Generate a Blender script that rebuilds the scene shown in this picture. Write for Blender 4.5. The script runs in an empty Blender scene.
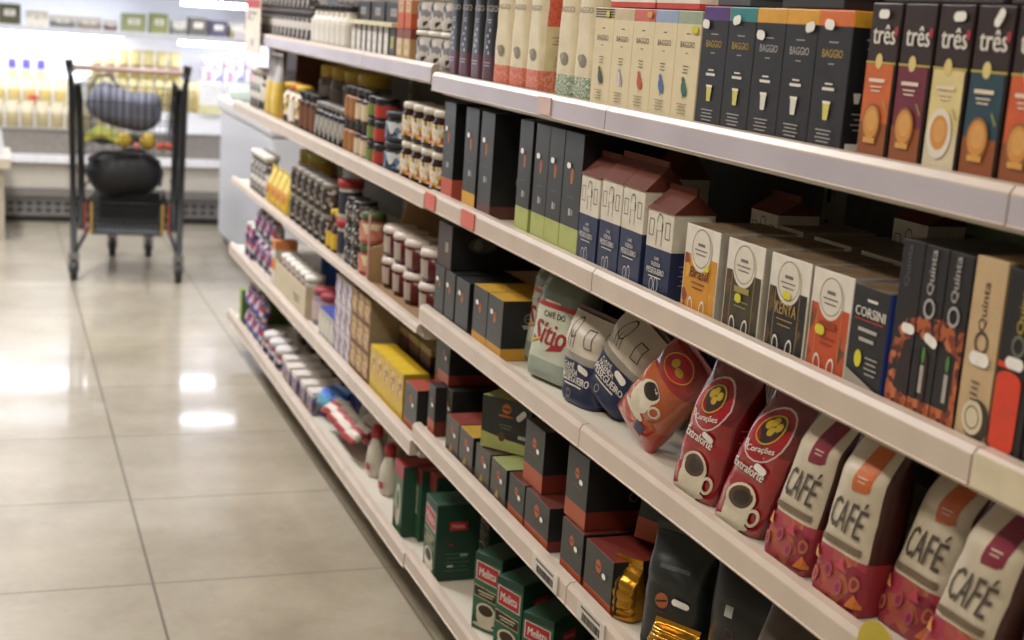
import bpy, bmesh, math, random
from mathutils import Vector, Matrix
random.seed(7)
PI = math.pi
SC = bpy.context.scene
COL = SC.collection
# ------------------------------------------------------------------ materials
_M = {}
def lin(h):
    h = h.lstrip('#'); o = []
    for i in (0, 2, 4):
        c = int(h[i:i+2], 16)/255
        o.append(c/12.92 if c <= .04045 else ((c+.055)/1.055)**2.4)
    return (*o, 1)
def M(h, rough=.5, metal=0, var=.08, coat=0, scale=30, bump=0):
    k = (h, rough, metal, var, coat, scale, bump)
    if k in _M: return _M[k]
    m = bpy.data.materials.new('paint_'+h.lstrip('#')); m.use_nodes = True
    n = m.node_tree.nodes; l = m.node_tree.links; b = n['Principled BSDF']
    b.inputs['Roughness'].default_value = rough; b.inputs['Metallic'].default_value = metal
    b.inputs['Coat Weight'].default_value = coat
    tc = n.new('ShaderNodeTexCoord'); nz = n.new('ShaderNodeTexNoise'); nz.inputs['Scale'].default_value = scale
    l.new(tc.outputs['Object'], nz.inputs['Vector'])
    r = n.new('ShaderNodeValToRGB'); c = lin(h)
    r.color_ramp.elements[0].position = .3; r.color_ramp.elements[1].position = .7
    r.color_ramp.elements[0].color = (*[x*(1-var) for x in c[:3]], 1)
    r.color_ramp.elements[1].color = (*[min(1, x*(1+var)) for x in c[:3]], 1)
    l.new(nz.outputs['Fac'], r.inputs['Fac']); l.new(r.outputs['Color'], b.inputs['Base Color'])
    if bump:
        bp = n.new('ShaderNodeBump'); bp.inputs['Strength'].default_value = bump; bp.inputs['Distance'].default_value = .004
        l.new(nz.outputs['Fac'], bp.inputs['Height']); l.new(bp.outputs['Normal'], b.inputs['Normal'])
    _M[k] = m; return m
def PAT(cols, scale=60, rough=.5, stretch=(1, 1, 1), kind='cell'):
    """a busy printed pattern: voronoi cells that pick their colour from a list"""
    k = ('pat', tuple(cols), scale, rough, stretch, kind)
    if k in _M: return _M[k]
    m = bpy.data.materials.new('printed_pattern'); m.use_nodes = True
    n = m.node_tree.nodes; l = m.node_tree.links; b = n['Principled BSDF']; b.inputs['Roughness'].default_value = rough
    tc = n.new('ShaderNodeTexCoord'); mp = n.new('ShaderNodeMapping'); mp.inputs['Scale'].default_value = stretch
    v = n.new('ShaderNodeTexVoronoi' if kind == 'cell' else 'ShaderNodeTexNoise'); v.inputs['Scale'].default_value = scale
    l.new(tc.outputs['Object'], mp.inputs['Vector']); l.new(mp.outputs['Vector'], v.inputs['Vector'])
    r = n.new('ShaderNodeValToRGB'); r.color_ramp.interpolation = 'CONSTANT'; e = r.color_ramp.elements
    if kind == 'cell':
        s = n.new('ShaderNodeSeparateColor'); l.new(v.outputs['Color'], s.inputs[0]); l.new(s.outputs[0], r.inputs['Fac'])
        lo, hi = 0, 1
    else:
        v.inputs['Detail'].default_value = 3; l.new(v.outputs['Fac'], r.inputs['Fac']); lo, hi = .3, .7
    while len(e) < len(cols): e.new(.5)
    for i, c in enumerate(cols):
        e[i].position = 0 if i == 0 else lo+(hi-lo)*i/len(cols); e[i].color = lin(c)
    l.new(r.outputs['Color'], b.inputs['Base Color'])
    _M[k] = m; return m
def EMIT(h, s):
    k = ('em', h, s)
    if k in _M: return _M[k]
    m = bpy.data.materials.new('lamp_glow'); m.use_nodes = True
    b = m.node_tree.nodes['Principled BSDF']
    b.inputs['Emission Color'].default_value = lin(h); b.inputs['Emission Strength'].default_value = s
    b.inputs['Base Color'].default_value = lin(h)
    _M[k] = m; return m
# ------------------------------------------------------------------ mesh building
class G:
    def __init__(s): s.v = []; s.f = []; s.m = []; s.mats = []; s.sm = []
    def mi(s, m):
        if m not in s.mats: s.mats.append(m)
        return s.mats.index(m)
    def face(s, pts, m, smooth=False):
        i = len(s.v); s.v += [tuple(p) for p in pts]; s.f.append(tuple(range(i, i+len(pts)))); s.m.append(s.mi(m)); s.sm.append(smooth)
    def box(s, x0, x1, y0, y1, z0, z1, m, top=None, side=None, T=None):
        i = len(s.v)
        P = [(x0,y0,z0),(x1,y0,z0),(x1,y1,z0),(x0,y1,z0),(x0,y0,z1),(x1,y0,z1),(x1,y1,z1),(x0,y1,z1)]
        if T: P = [tuple(T @ Vector(p)) for p in P]
        s.v += P
        for f, mm in (((0,3,2,1), m), ((4,5,6,7), top or m), ((0,1,5,4), m), ((1,2,6,5), side or m), ((2,3,7,6), m), ((3,0,4,7), side or m)):
            s.f.append(tuple(i+k for k in f)); s.m.append(s.mi(mm)); s.sm.append(False)
    def lathe(s, prof, mats, seg=16, c=(0, 0, 0), sx=1, sy=1, T=None, smooth=True):
        """prof: (r, z) points; mats: one material or one per segment"""
        i0 = len(s.v)
        for r, z in prof:
            for k in range(seg):
                a = 2*PI*k/seg; p = Vector((c[0]+r*sx*math.cos(a), c[1]+r*sy*math.sin(a), c[2]+z))
                s.v.append(tuple(T @ p if T else p))
        for j in range(len(prof)-1):
            m = mats[j] if isinstance(mats, (list, tuple)) else mats
            for k in range(seg):
                a, b = i0+j*seg+k, i0+j*seg+(k+1) % seg
                s.f.append((a, b, b+seg, a+seg)); s.m.append(s.mi(m)); s.sm.append(smooth)
        m0 = mats[0] if isinstance(mats, (list, tuple)) else mats; m1 = mats[-1] if isinstance(mats, (list, tuple)) else mats
        if prof[0][0] > 1e-4: s.f.append(tuple(i0+k for k in reversed(range(seg)))); s.m.append(s.mi(m0)); s.sm.append(False)
        if prof[-1][0] > 1e-4:
            q = i0+(len(prof)-1)*seg; s.f.append(tuple(q+k for k in range(seg))); s.m.append(s.mi(m1)); s.sm.append(False)
    def tube(s, pts, r, m, seg=8):
        pts = [Vector(p) for p in pts]; i0 = len(s.v)
        for j, p in enumerate(pts):
            d = (pts[min(j+1, len(pts)-1)]-pts[max(j-1, 0)]).normalized()
            a = d.cross(Vector((0, 0, 1)) if abs(d.z) < .9 else Vector((1, 0, 0))).normalized(); b = d.cross(a)
            for k in range(seg):
                t = 2*PI*k/seg; s.v.append(tuple(p+a*r*math.cos(t)+b*r*math.sin(t)))
        for j in range(len(pts)-1):
            for k in range(seg):
                q, w = i0+j*seg+k, i0+j*seg+(k+1) % seg
                s.f.append((q, w, w+seg, q+seg)); s.m.append(s.mi(m)); s.sm.append(True)
        s.f.append(tuple(i0+k for k in range(seg))); s.m.append(s.mi(m)); s.sm.append(False)
        q = i0+(len(pts)-1)*seg; s.f.append(tuple(q+k for k in reversed(range(seg)))); s.m.append(s.mi(m)); s.sm.append(False)
    def build(s, name, parent=None, bevel=0, weld=False):
        me = bpy.data.meshes.new(name); me.from_pydata(s.v, [], s.f)
        for m in s.mats: me.materials.append(m)
        me.polygons.foreach_set('material_index', s.m); me.polygons.foreach_set('use_smooth', s.sm); me.update()
        if weld:
            bm = bmesh.new(); bm.from_mesh(me); bmesh.ops.remove_doubles(bm, verts=bm.verts, dist=1e-5)
            bmesh.ops.recalc_face_normals(bm, faces=bm.faces); bm.to_mesh(me); bm.free()
        o = bpy.data.objects.new(name, me); COL.objects.link(o)
        if parent: o.parent = parent
        if bevel:
            md = o.modifiers.new('edge', 'BEVEL'); md.width = bevel; md.segments = 2; md.limit_method = 'ANGLE'; md.angle_limit = math.radians(50)
        return o
# text outlines as flat triangles, scaled to fill a w x h box
_T = {}
def T2(t):
    if t in _T: return _T[t]
    cu = bpy.data.curves.new('t', 'FONT'); cu.body = t; cu.resolution_u = 2; cu.size = 1
    ob = bpy.data.objects.new('t', cu); COL.objects.link(ob)
    dg = bpy.context.evaluated_depsgraph_get(); me = bpy.data.meshes.new_from_object(ob.evaluated_get(dg))
    V = [(v.co.x, v.co.y) for v in me.vertices]; F = [tuple(p.vertices) for p in me.polygons]
    bpy.data.objects.remove(ob); bpy.data.curves.remove(cu); bpy.data.meshes.remove(me)
    x0 = min(v[0] for v in V); x1 = max(v[0] for v in V); y0 = min(v[1] for v in V); y1 = max(v[1] for v in V)
    V = [((v[0]-x0)/(x1-x0)-.5, (v[1]-y0)/(y1-y0)-.5) for v in V]
    _T[t] = (V, F); return _T[t]
class D:
    """printing laid on a face; surf(u, v, off) -> local point"""
    def __init__(s, surf): s.g = G(); s.surf = surf; s.off = .0004; s.fine = hasattr(surf, '__self__')
    def put(s, V, F, m, bold=0):
        if s.fine:
            bm = bmesh.new(); vs = [bm.verts.new((u, 0, v)) for u, v in V]
            for f in F:
                try: bm.faces.new([vs[k] for k in f])
                except ValueError: pass
            for ax in (0, 2):
                c = [q.co[ax] for q in bm.verts]; a = math.floor(min(c)/.007)*.007
                while a < max(c):
                    n = [0, 0, 0]; n[ax] = 1; p = [0, 0, 0]; p[ax] = a
                    bmesh.ops.bisect_plane(bm, geom=list(bm.verts)+list(bm.edges)+list(bm.faces), plane_co=p, plane_no=n); a += .007
            bm.verts.index_update(); V = [(q.co.x, q.co.z) for q in bm.verts]; F = [tuple(q.index for q in f.verts) for f in bm.faces]; bm.free()
        i = len(s.g.v); s.g.v += [tuple(s.surf(u, v, s.off)) for u, v in V]
        for f in F: s.g.f.append(tuple(i+k for k in f)); s.g.m.append(s.g.mi(m)); s.g.sm.append(False)
        s.off += .00018
    def tf(s, V, u, v, rot, shear=0):
        c, n = math.cos(rot), math.sin(rot); return [(u+(a+shear*b)*c-b*n, v+(a+shear*b)*n+b*c) for a, b in V]
    def rect(s, u, v, w, h, m, rot=0, n=None):
        nx = n or max(1, int(w/.02)); ny = n or max(1, int(h/.02))
        V = [(-w/2+w*i/nx, -h/2+h*j/ny) for j in range(ny+1) for i in range(nx+1)]
        F = [(j*(nx+1)+i, j*(nx+1)+i+1, (j+1)*(nx+1)+i+1, (j+1)*(nx+1)+i) for j in range(ny) for i in range(nx)]
        s.put(s.tf(V, u, v, rot), F, m); return s
    def ell(s, u, v, a, b, m, rot=0, inner=0, seg=20):
        R = 2; V = []; F = []
        for j in range(R+1):
            q = inner+(1-inner)*j/R; q = max(q, .001)
            V += [(a*q*math.cos(2*PI*k/seg), b*q*math.sin(2*PI*k/seg)) for k in range(seg)]
        for j in range(R):
            for k in range(seg): F.append((j*seg+k, (j+1)*seg+k, (j+1)*seg+(k+1) % seg, j*seg+(k+1) % seg))
        s.put(s.tf(V, u, v, rot), F, m); return s
    def ring(s, u, v, a, b, m, t=.08, rot=0): return s.ell(u, v, a, b, m, rot, 1-t)
    def poly(s, P, m): s.put(P, [tuple(range(len(P)))], m); return s
    def text(s, t, u, v, w, h, m, rot=0, shear=0, bold=0):
        V, F = T2(t); V = [(a*w, b*h) for a, b in V]
        s.put(s.tf(V, u, v, rot, shear), F, m)
        if bold: s.put(s.tf([(a+bold, b) for a, b in V], u, v, rot, shear), F, m)
        return s
    def frame(s, u, v, w, h, m, t=.0012):
        for a in ((u, v-h/2, w, t), (u, v+h/2, w, t), (u-w/2, v, t, h), (u+w/2, v, t, h)): s.rect(*a, m, n=1); s.off -= .00018
        s.off += .00018; return s
    def lines(s, u, v, w, n, dz, t, m):
        for i in range(n): s.rect(u, v-i*dz, w*(1 if i % 2 == 0 else .8), t, m, n=1); s.off -= .00018
        s.off += .00018; return s
    def build(s, parent, name='printed_label'): return s.g.build(name, parent)
def FR(u, v, o): return (u, -o, v)
def SD(hw): return lambda u, v, o: (hw+o, u, v)
def TP(h): return lambda u, v, o: (u, v, h+o)
# ------------------------------------------------------------------ things
def thing(name, label, cat, group=None, loc=(0, 0, 0)):
    o = bpy.data.objects.new(name, None); o.empty_display_size = .05; COL.objects.link(o); o.location = loc
    o['label'] = label; o['category'] = cat
    if group: o['group'] = group
    return o
KIDS = {}
def dup(root, label=None):
    def cp(o, par):
        c = o.copy(); COL.objects.link(c); c.parent = par
        for ch in list(o.children): cp(ch, c)
        return c
    r = cp(root, None)
    if label: r['label'] = label
    return r
SH = {1: 1.272, 2: 1.014, 3: .754, 4: .477, 5: .156}        # near bays, shelf surface heights
FS = {1: 1.288, 2: 1.010, 3: .704, 4: .434, 5: .146}        # far bays
def put(o, z, Y, X=.932, tw=0, rx=0, ry=0):
    """stand it with its front on the plane X, facing the aisle; tw turns it towards the camera end"""
    if X < .95 and tw <= 8 and rx == 0 and ry == 0: Y *= (X-.011)/X; X -= .011
    if rx < 0: z += .075*math.sin(math.radians(-rx))
    if ry: z += .05*abs(math.sin(math.radians(ry)))
    o.location = (X, Y, z+.0006); o.rotation_euler = (math.radians(rx), math.radians(ry), -PI/2+math.radians(tw)); return o
def sticker(root, u, v, surf=FR, m='#e8e6e0', w=.016, h=.011, rot=0, off=.0022):
    d = D(surf); d.off = off; d.rect(u, v, w, h, M(m, .4), rot, n=2); d.ell(u-w/2*math.cos(rot), v-w/2*math.sin(rot), h/2, h/2, M(m, .4)); d.ell(u+w/2*math.cos(rot), v+w/2*math.sin(rot), h/2, h/2, M(m, .4))
    o = d.build(root, 'price_sticker'); return o
def carton(root, w, d, h, bands, top=None, side=None, bevel=.0012, name='carton', sbands=None):
    g = G(); z = 0; n = len(bands)
    for i, (fr, m) in enumerate(bands):
        z1 = h*fr; sm = (sbands[i] if sbands else side) or m
        for q, mm in ((((-w/2,0,z),(w/2,0,z),(w/2,0,z1),(-w/2,0,z1)), m), (((w/2,0,z),(w/2,d,z),(w/2,d,z1),(w/2,0,z1)), sm),
                      (((w/2,d,z),(-w/2,d,z),(-w/2,d,z1),(w/2,d,z1)), m), (((-w/2,d,z),(-w/2,0,z),(-w/2,0,z1),(-w/2,d,z1)), sm)): g.face(q, mm)
        z = z1
    g.face(((-w/2,0,h),(w/2,0,h),(w/2,d,h),(-w/2,d,h)), top or bands[-1][1]); g.face(((-w/2,d,0),(w/2,d,0),(w/2,0,0),(-w/2,0,0)), bands[0][1])
    return g.build(name, root, bevel, weld=True)
class Bag:
    """gusseted pouch: rounded-box section that pinches to a flat seal at the top (and the foot, if pillow)"""
    def __init__(s, w, d, h, full=.62, taper=1.0, pillow=False, wr=.0025, seed=0, n0=4.5, lean=0):
        s.lean = lean; s.bvh = None
        s.w, s.d, s.h, s.full, s.taper, s.pillow, s.wr, s.seed, s.n0 = w, d, h, full, taper, pillow, wr, seed, n0
    def ab(s, t):
        if s.pillow: b = max(.04, math.sin(PI*min(max(t, 0), 1))**.5); a = 1-.10*math.sin(PI*t)
        else:
            q = 0 if t < s.full else (t-s.full)/(1-s.full); b = max(.05, 1-q**1.25); a = 1+(s.taper-1)*t
            if t < .05: b *= .93+.07*t/.05; a *= .96+.04*t/.05
        n = s.n0+(2.2-s.n0)*t if not s.pillow else 2.4
        return a*s.w/2, b*s.d/2, n
    def wrk(s, x, t):
        return s.wr*(math.sin(15*t+34*x+s.seed*2.1)*.6+math.sin(42*x-11*t+s.seed*3.7)*.5+math.sin(9*t+s.seed)*.5)*min(1, t*5)*max(0, min(1, (1-t)*6+.15))
    def front(s, u, v, o):
        if s.bvh:
            v = min(max(v, .0015), s.h-.002); e = s.lean*v; a = s.ab(v/s.h)[0]*.985; x = min(max(u, -a), a)+e
            h = s.bvh.ray_cast(Vector((x, -.5, v)), Vector((0, 1, 0)))
            if h[0]: return (x, h[0].y-.0004-o*.8, v)
        t = min(max(v/s.h, 0), 1); a, b, n = s.ab(t); q = min(abs(u/a), .995)
        return (u+s.lean*v, s.d/2-b*(1-q**n)**(1/n)-o*1.5-.0013-s.wrk(u, t)*min(1, b/s.d*3)*max(0, 1-q**n)**.25, v)
    def side(s, u, v, o):
        t = min(max(v/s.h, 0), 1); a, b, n = s.ab(t); q = min(abs((u-s.d/2)/b), .97)
        return (a*(1-q**n)**(1/n)+o*1.8+.0006+s.lean*v, u, v)
    def build(s, root, bands, name='pouch', side=None, L=48, S=88, fin=.012, finm=None, wdg=None):
        g = G(); V = []
        for j in range(L+1):
            t = j/L; a, b, n = s.ab(t)
            for k in range(S):
                th = 2*PI*k/S; c, q = math.cos(th), math.sin(th)
                x = a*math.copysign(abs(c)**(2/n), c); y = b*math.copysign(abs(q)**(2/n), q)
                y += math.copysign(s.wrk(x, t), y)*min(1, b/s.d*3)*(abs(q)**.5)
                V.append((x+s.lean*t*s.h, s.d/2+y, t*s.h))
        g.v = V
        for j in range(L):
            t = (j+.5)/L; m = next((m for fr, m in bands if t <= fr), bands[-1][1])
            for k in range(S):
                th = 2*PI*(k+.5)/S; mm = m
                if side and abs(math.cos(th)) > .80: mm = next((q for fr, q in side if t <= fr), side[-1][1])
                a, b = j*S+k, j*S+(k+1) % S
                g.f.append((a, b, b+S, a+S)); g.m.append(g.mi(mm)); g.sm.append(True)
        g.f.append(tuple(reversed(range(S)))); g.m.append(g.mi(bands[0][1])); g.sm.append(False)
        g.f.append(tuple(L*S+k for k in range(S))); g.m.append(g.mi(bands[-1][1])); g.sm.append(False)
        o = g.build(name, root)
        from mathutils.bvhtree import BVHTree
        s.bvh = BVHTree.FromPolygons([Vector(q) for q in g.v], g.f)
        if fin:
            f = G(); a = s.ab(1)[0]; m = finm or bands[-1][1]; e = s.lean*s.h; f.box(e-a, e+a, s.d/2-.0012, s.d/2+.0012, s.h-.002, s.h+fin, m); f.build('top_seal', root)
        return o
ORD = ['first', 'second', 'third', 'fourth', 'fifth', 'sixth', 'seventh', 'eighth', 'ninth', 'tenth', 'eleventh', 'twelfth', 'thirteenth', 'fourteenth', 'fifteenth', 'sixteenth', 'seventeenth', 'eighteenth', 'nineteenth', 'twentieth']
def pos(i, n):
    if n == 1: return ''
    if i == 0: return 'leftmost'
    if i == n-1: return 'rightmost'
    return ORD[i]+' from left'
def row(proto, Ys, z, X, fmt, tiers=1, dz=0, tw=0, jit=0, tiernames=('bottom tier', 'upper tier', 'top tier')):
    """proto() builds the first one; the others are copies, each named by its place in the row"""
    first = None; n = len(Ys)
    for t in range(tiers):
        for i, Y in enumerate(Ys):
            lab = fmt.replace('{p}', pos(i, n)).replace('{t}', tiernames[t] if tiers > 1 else '')
            lab = ' '.join(lab.split())
            if first is None: first = o = proto(); o['label'] = lab
            else: o = dup(first, lab)
            put(o, z+t*dz, Y+random.uniform(-jit, jit), X+random.uniform(-jit, jit)*2, tw+random.uniform(-1.5, 1.5))
def lin_(a, b, n): return [a+(b-a)*i/(n-1) for i in range(n)] if n > 1 else [a]
WHITE = '#ddd8cf'; CREAM = '#d9cfb4'; BLK = '#17171a'; DG = '#2e302e'; ORG = '#c4532a'
#SECTIONS
# ------------------------------------------------------------------ room
def struct(g, name, **k):
    o = g.build(name, **k); o['kind'] = 'structure'; return o
def floor_mat():
    m = bpy.data.materials.new('polished_tile'); m.use_nodes = True; n = m.node_tree.nodes; l = m.node_tree.links; b = n['Principled BSDF']
    tc = n.new('ShaderNodeTexCoord'); sx = n.new('ShaderNodeSeparateXYZ'); l.new(tc.outputs['Object'], sx.inputs[0])
    def mth(op, a, c=None):
        q = n.new('ShaderNodeMath'); q.operation = op
        for i, x in enumerate((a, c)):
            if x is None: continue
            if isinstance(x, (int, float)): q.inputs[i].default_value = x
            else: l.new(x, q.inputs[i])
        return q.outputs[0]
    def line(ax, o, per, half):
        f = mth('FRACT', mth('DIVIDE', mth('ADD', sx.outputs[ax], o+50*per), per)); f = mth('ABSOLUTE', mth('SUBTRACT', f, .5))
        return mth('GREATER_THAN', f, .5-half/per)
    g1 = line(0, -.36, .585, .0035); g2 = line(1, -3.31, .612, .0028)
    gr = mth('MAXIMUM', g1, g2)
    nz = n.new('ShaderNodeTexNoise'); nz.inputs['Scale'].default_value = 2.2; nz.inputs['Detail'].default_value = 6; nz.inputs['Roughness'].default_value = .62; l.new(tc.outputs['Object'], nz.inputs['Vector'])
    r = n.new('ShaderNodeValToRGB'); l.new(nz.outputs['Fac'], r.inputs['Fac']); e = r.color_ramp.elements
    e[0].position = .32; e[0].color = lin('#9c927e'); e[1].position = .68; e[1].color = lin('#beb5a3')
    n2 = n.new('ShaderNodeTexNoise'); n2.inputs['Scale'].default_value = 45; n2.inputs['Detail'].default_value = 4; l.new(tc.outputs['Object'], n2.inputs['Vector'])
    mx = n.new('ShaderNodeMix'); mx.data_type = 'RGBA'; mx.blend_type = 'MULTIPLY'; mx.inputs[0].default_value = .25; l.new(r.outputs['Color'], mx.inputs[6]); l.new(n2.outputs['Color'], mx.inputs[7])
    m2 = n.new('ShaderNodeMix'); m2.data_type = 'RGBA'; l.new(gr, m2.inputs[0]); l.new(mx.outputs[2], m2.inputs[6]); m2.inputs[7].default_value = lin('#6e6658')
    l.new(m2.outputs[2], b.inputs['Base Color'])
    rr = n.new('ShaderNodeMapRange'); l.new(nz.outputs['Fac'], rr.inputs[0]); rr.inputs[3].default_value = .36; rr.inputs[4].default_value = .26; l.new(rr.outputs[0], b.inputs['Roughness'])
    b.inputs['IOR'].default_value = 1.45; b.inputs['Coat Weight'].default_value = .42; b.inputs['Coat Roughness'].default_value = .07; b.inputs['Coat IOR'].default_value = 1.4
    bp = n.new('ShaderNodeBump'); bp.inputs['Strength'].default_value = .03; bp.inputs['Distance'].default_value = .01; l.new(nz.outputs['Fac'], bp.inputs['Height']); l.new(bp.outputs['Normal'], b.inputs['Normal'])
    return m
g = G(); g.box(-4, 3.5, -3, 11, -.1, 0, floor_mat()); struct(g, 'floor')
WALLM = M('#b9b6ae', .8, var=.03, scale=2)
g = G(); g.box(-4, 3.5, -3, 11, 3.2, 3.3, M('#c9c8c4', .8, var=.03, scale=2)); struct(g, 'ceiling')
g = G(); g.box(-4.1, -4, -3, 11, 0, 3.2, WALLM); struct(g, 'wall_left')
g = G(); g.box(3.5, 3.6, -3, 11, 0, 3.2, WALLM); struct(g, 'wall_right')
g = G(); g.box(-4, 3.5, 11, 11.1, 0, 3.2, WALLM); struct(g, 'wall_back')
g = G(); g.box(-4, 3.5, -3.1, -3, 0, 3.2, WALLM); struct(g, 'wall_front')
# ceiling lamps; the one behind the camera is added to brighten carton sides
CLN = [(-.65, 0.2), (-.65, 2.6), (-.3, 5.0), (-.3, 7.4), (-.3, -2.1), (1.9, 1.4), (1.9, 4.2), (1.9, 7.0)]
names = ['closest to the camera over the aisle', 'second from the camera over the aisle', 'third from the camera over the aisle', 'farthest over the aisle', 'added behind the camera to brighten carton sides', 'nearest above the shelving', 'middle one above the shelving', 'farthest above the shelving']
for (x, y), nm in zip(CLN, names):
    t = thing('ceiling_light', 'white fluorescent ceiling light, '+nm, 'ceiling light', 'ceiling lights', (x, y, 3.2))
    g = G(); g.box(-.16, .16, -.64, .64, -.07, -.002, M('#dcdcd8', .5)); g.build('housing', t)
    g = G(); g.box(-.13, .13, -.61, .61, -.085, -.07, EMIT('#fff0dc', 3)); g.build('diffuser', t)
    L = bpy.data.lights.new('fluorescent_tube', 'AREA'); L.shape = 'RECTANGLE'; L.size = .26; L.size_y = 1.2; L.color = (1, .90, .78)
    L.energy = (31 if y < 4 else 88) if x < 0 else (16 if y < 4 else 26)
    if y > 4: L.color = (.98, .97, 1)
    o = bpy.data.objects.new('fluorescent_tube', L); COL.objects.link(o); o.parent = t; o.location = (0, 0, -.09)
# ------------------------------------------------------------------ shelving
SM = M('#cfc8ba', .45, var=.04, scale=8); RAILM = M('#c3b4a6', .35, var=.05, scale=12); BACKM = M('#6d6a62', .7, var=.05)
STRIP_SHEEN = M('#b4adb6', .42, var=.10, scale=5)  # lavender tint paints reflected cool light onto the top rail strips
UPM = M('#a19a8c', .5)
def shelving(label, y0, y1, S, seams, lips=.042, strips=(1,)):
    u = thing('shelving_unit', label, 'shelf unit', 'gondola shelving along the aisle', (0, 0, 0))
    g = G(); g.box(1.345, 1.375, y0, y1, .02, 1.62, BACKM); g.build('back_panel', u)
    g = G(); g.box(1.07, 1.09, y0+.01, y1-.01, 0, S[5]-.03, M('#3b3833', .6)); g.build('kick_plate', u)
    for i in sorted(seams+[y0, y1]):
        g = G(); yy = min(max(i, y0+.02), y1-.02); g.box(1.322, 1.345, yy-.018, yy+.018, .02, 1.62, UPM)
        for k in range(22):
            z = .3+k*.06; g.box(1.3205, 1.322, yy-.004, yy+.004, z, z+.03, M('#1c1b19', .8))
        g.build('upright', u)
    for n in (1, 2, 3, 4, 5):
        z = S[n]
        g = G(); g.box(.918, 1.322, y0+.003, y1-.003, z-.022, z, SM); g.box(.926, .95, y0+.003, y1-.003, z-(.026 if (n == 3 and y0 > 2) else .038), z-.022, SM)
        for yy in sorted(seams+[y0, y1]):
            q = min(max(yy, y0+.006), y1-.006); g.box(.96, 1.32, q-.003, q+.003, z-.034, z-.022, SM)
        sh = g.build('shelf', u)
        T = z+(.011 if n < 5 else .023); Bm = T-(.022 if (n == 3 and y0 > 2) else lips)
        pts = [(.918, T), (.905, T-.001), (.900, T-.008), (.8995, T-.010), (.8995, Bm+.004), (.897, Bm+.003), (.899, Bm), (.918, Bm)]
        cuts = sorted([y0]+seams+[y1])
        for a, b in zip(cuts, cuts[1:]):
            g = G(); a += .0015; b -= .0015; m = RAILM
            for (p, q), (r, s) in zip(pts, pts[1:]+pts[:1]):
                mm = STRIP_SHEEN if (n in strips and abs(p-.8995) < 1e-6 and abs(r-.8995) < 1e-6) else m
                g.face([(p, b, q), (r, b, s), (r, a, s), (p, a, q)], mm)
            g.face([(p, a, q) for p, q in pts], m); g.face([(p, b, q) for p, q in reversed(pts)], m)
            g.build('price_rail', sh)
    return u
near = shelving('pale metal shelving unit nearest the camera, stocked with coffee', .13, 2.99, SH, [1.085, 2.04])
far = shelving('pale metal shelving unit farther down the aisle, with jars and small packs', 3.0, 5.72, FS, [3.62, 4.64])
# tags pushed into the price rails
def tag(label, n, Y, w, h, col, S=SH, bars=0, kind='price_tag'):
    z = S[n]-.010
    g = G(); g.box(.8965, .8990, Y-w/2, Y+w/2, z-h/2, z+h/2, M(col, .5))
    t = thing(kind, label, 'price tag', 'price tags on the shelf rails', (0, 0, 0)); g.build('card', t)
    if bars:
        b = G(); random.seed(int(Y*1000)); y = Y+w*.30
        while y > Y-w*.35:
            q = random.choice((.0012, .002, .003)); b.box(.8961, .8965, y-q, y, z-h*.35, z+h*.05, M('#2b2a2c', .6)); y -= q+random.choice((.0012, .002))
        b.box(.8961, .8965, Y-w*.35, Y+w*.35, z+h*.22, z+h*.34, M('#55504c', .6)); b.build('barcode', t)
    return t
tag('coral red price tag on the rail at the left end, under the coral based box', 2, 2.945, .075, .034, '#cf6a5c')
tag('coral red price tag on the rail under the tall box with the yellow base', 2, 2.68, .085, .034, '#cf6a5c')
tag('cream blank price strip on the rail under the orange panelled black box', 2, 1.03, .10, .034, '#cfc3a6')
tag('white barcode price tag on the lowest visible rail above green coffee packs', 4, 2.135, .12, .034, '#cfc8bd', bars=1)
tag('white barcode price tag at the bottom edge on the lower rail', 4, 1.93, .11, .034, '#c9c2b6', bars=1)
tag('pale pink faded price tag on the top rail under the cream coffee pouches', 1, 2.30, .06, .03, '#cbb0a8')
# ------------------------------------------------------------------ top shelf, near bays
z1 = SH[1]
GOLD = M('#b79a4a', .4); SIL = M('#b9b4b0', .35, .3); INK = M('#3a3431', .6); WI = M('#d8d4cc', .5)
for i, (Y, tw) in enumerate(zip((2.955, 2.876, 2.797, 2.718), (1, 4, 2, 6))):
    t = thing('coffee_pouch', 'tall black coffee pouch with maroon base on top shelf, '+('leftmost of four', 'second from left of four', 'third from left of four', 'rightmost, beside cream pouch')[i], 'coffee bag', 'black pouches on the top shelf')
    b = Bag(.076, .085, .28, .8, wr=.0012, seed=i); b.build(t, [(.2, M('#4a1a28', .35)), (1, M('#1b1c20', .28))])
    d = D(b.front); d.text('BAGGIO', 0, .150, .052, .012, SIL); d.lines(0, .128, .02, 2, .005, .0016, SIL)
    for k in range(5): d.rect(.004*(-1)**k, .108-k*.011, .008, .006, SIL, n=1)
    d.lines(0, .045, .03, 2, .006, .0015, SIL); d.text('BAGGIO', 0, .215, .04, .012, SIL); d.build(t)
    put(t, z1, Y, tw=tw)
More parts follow.
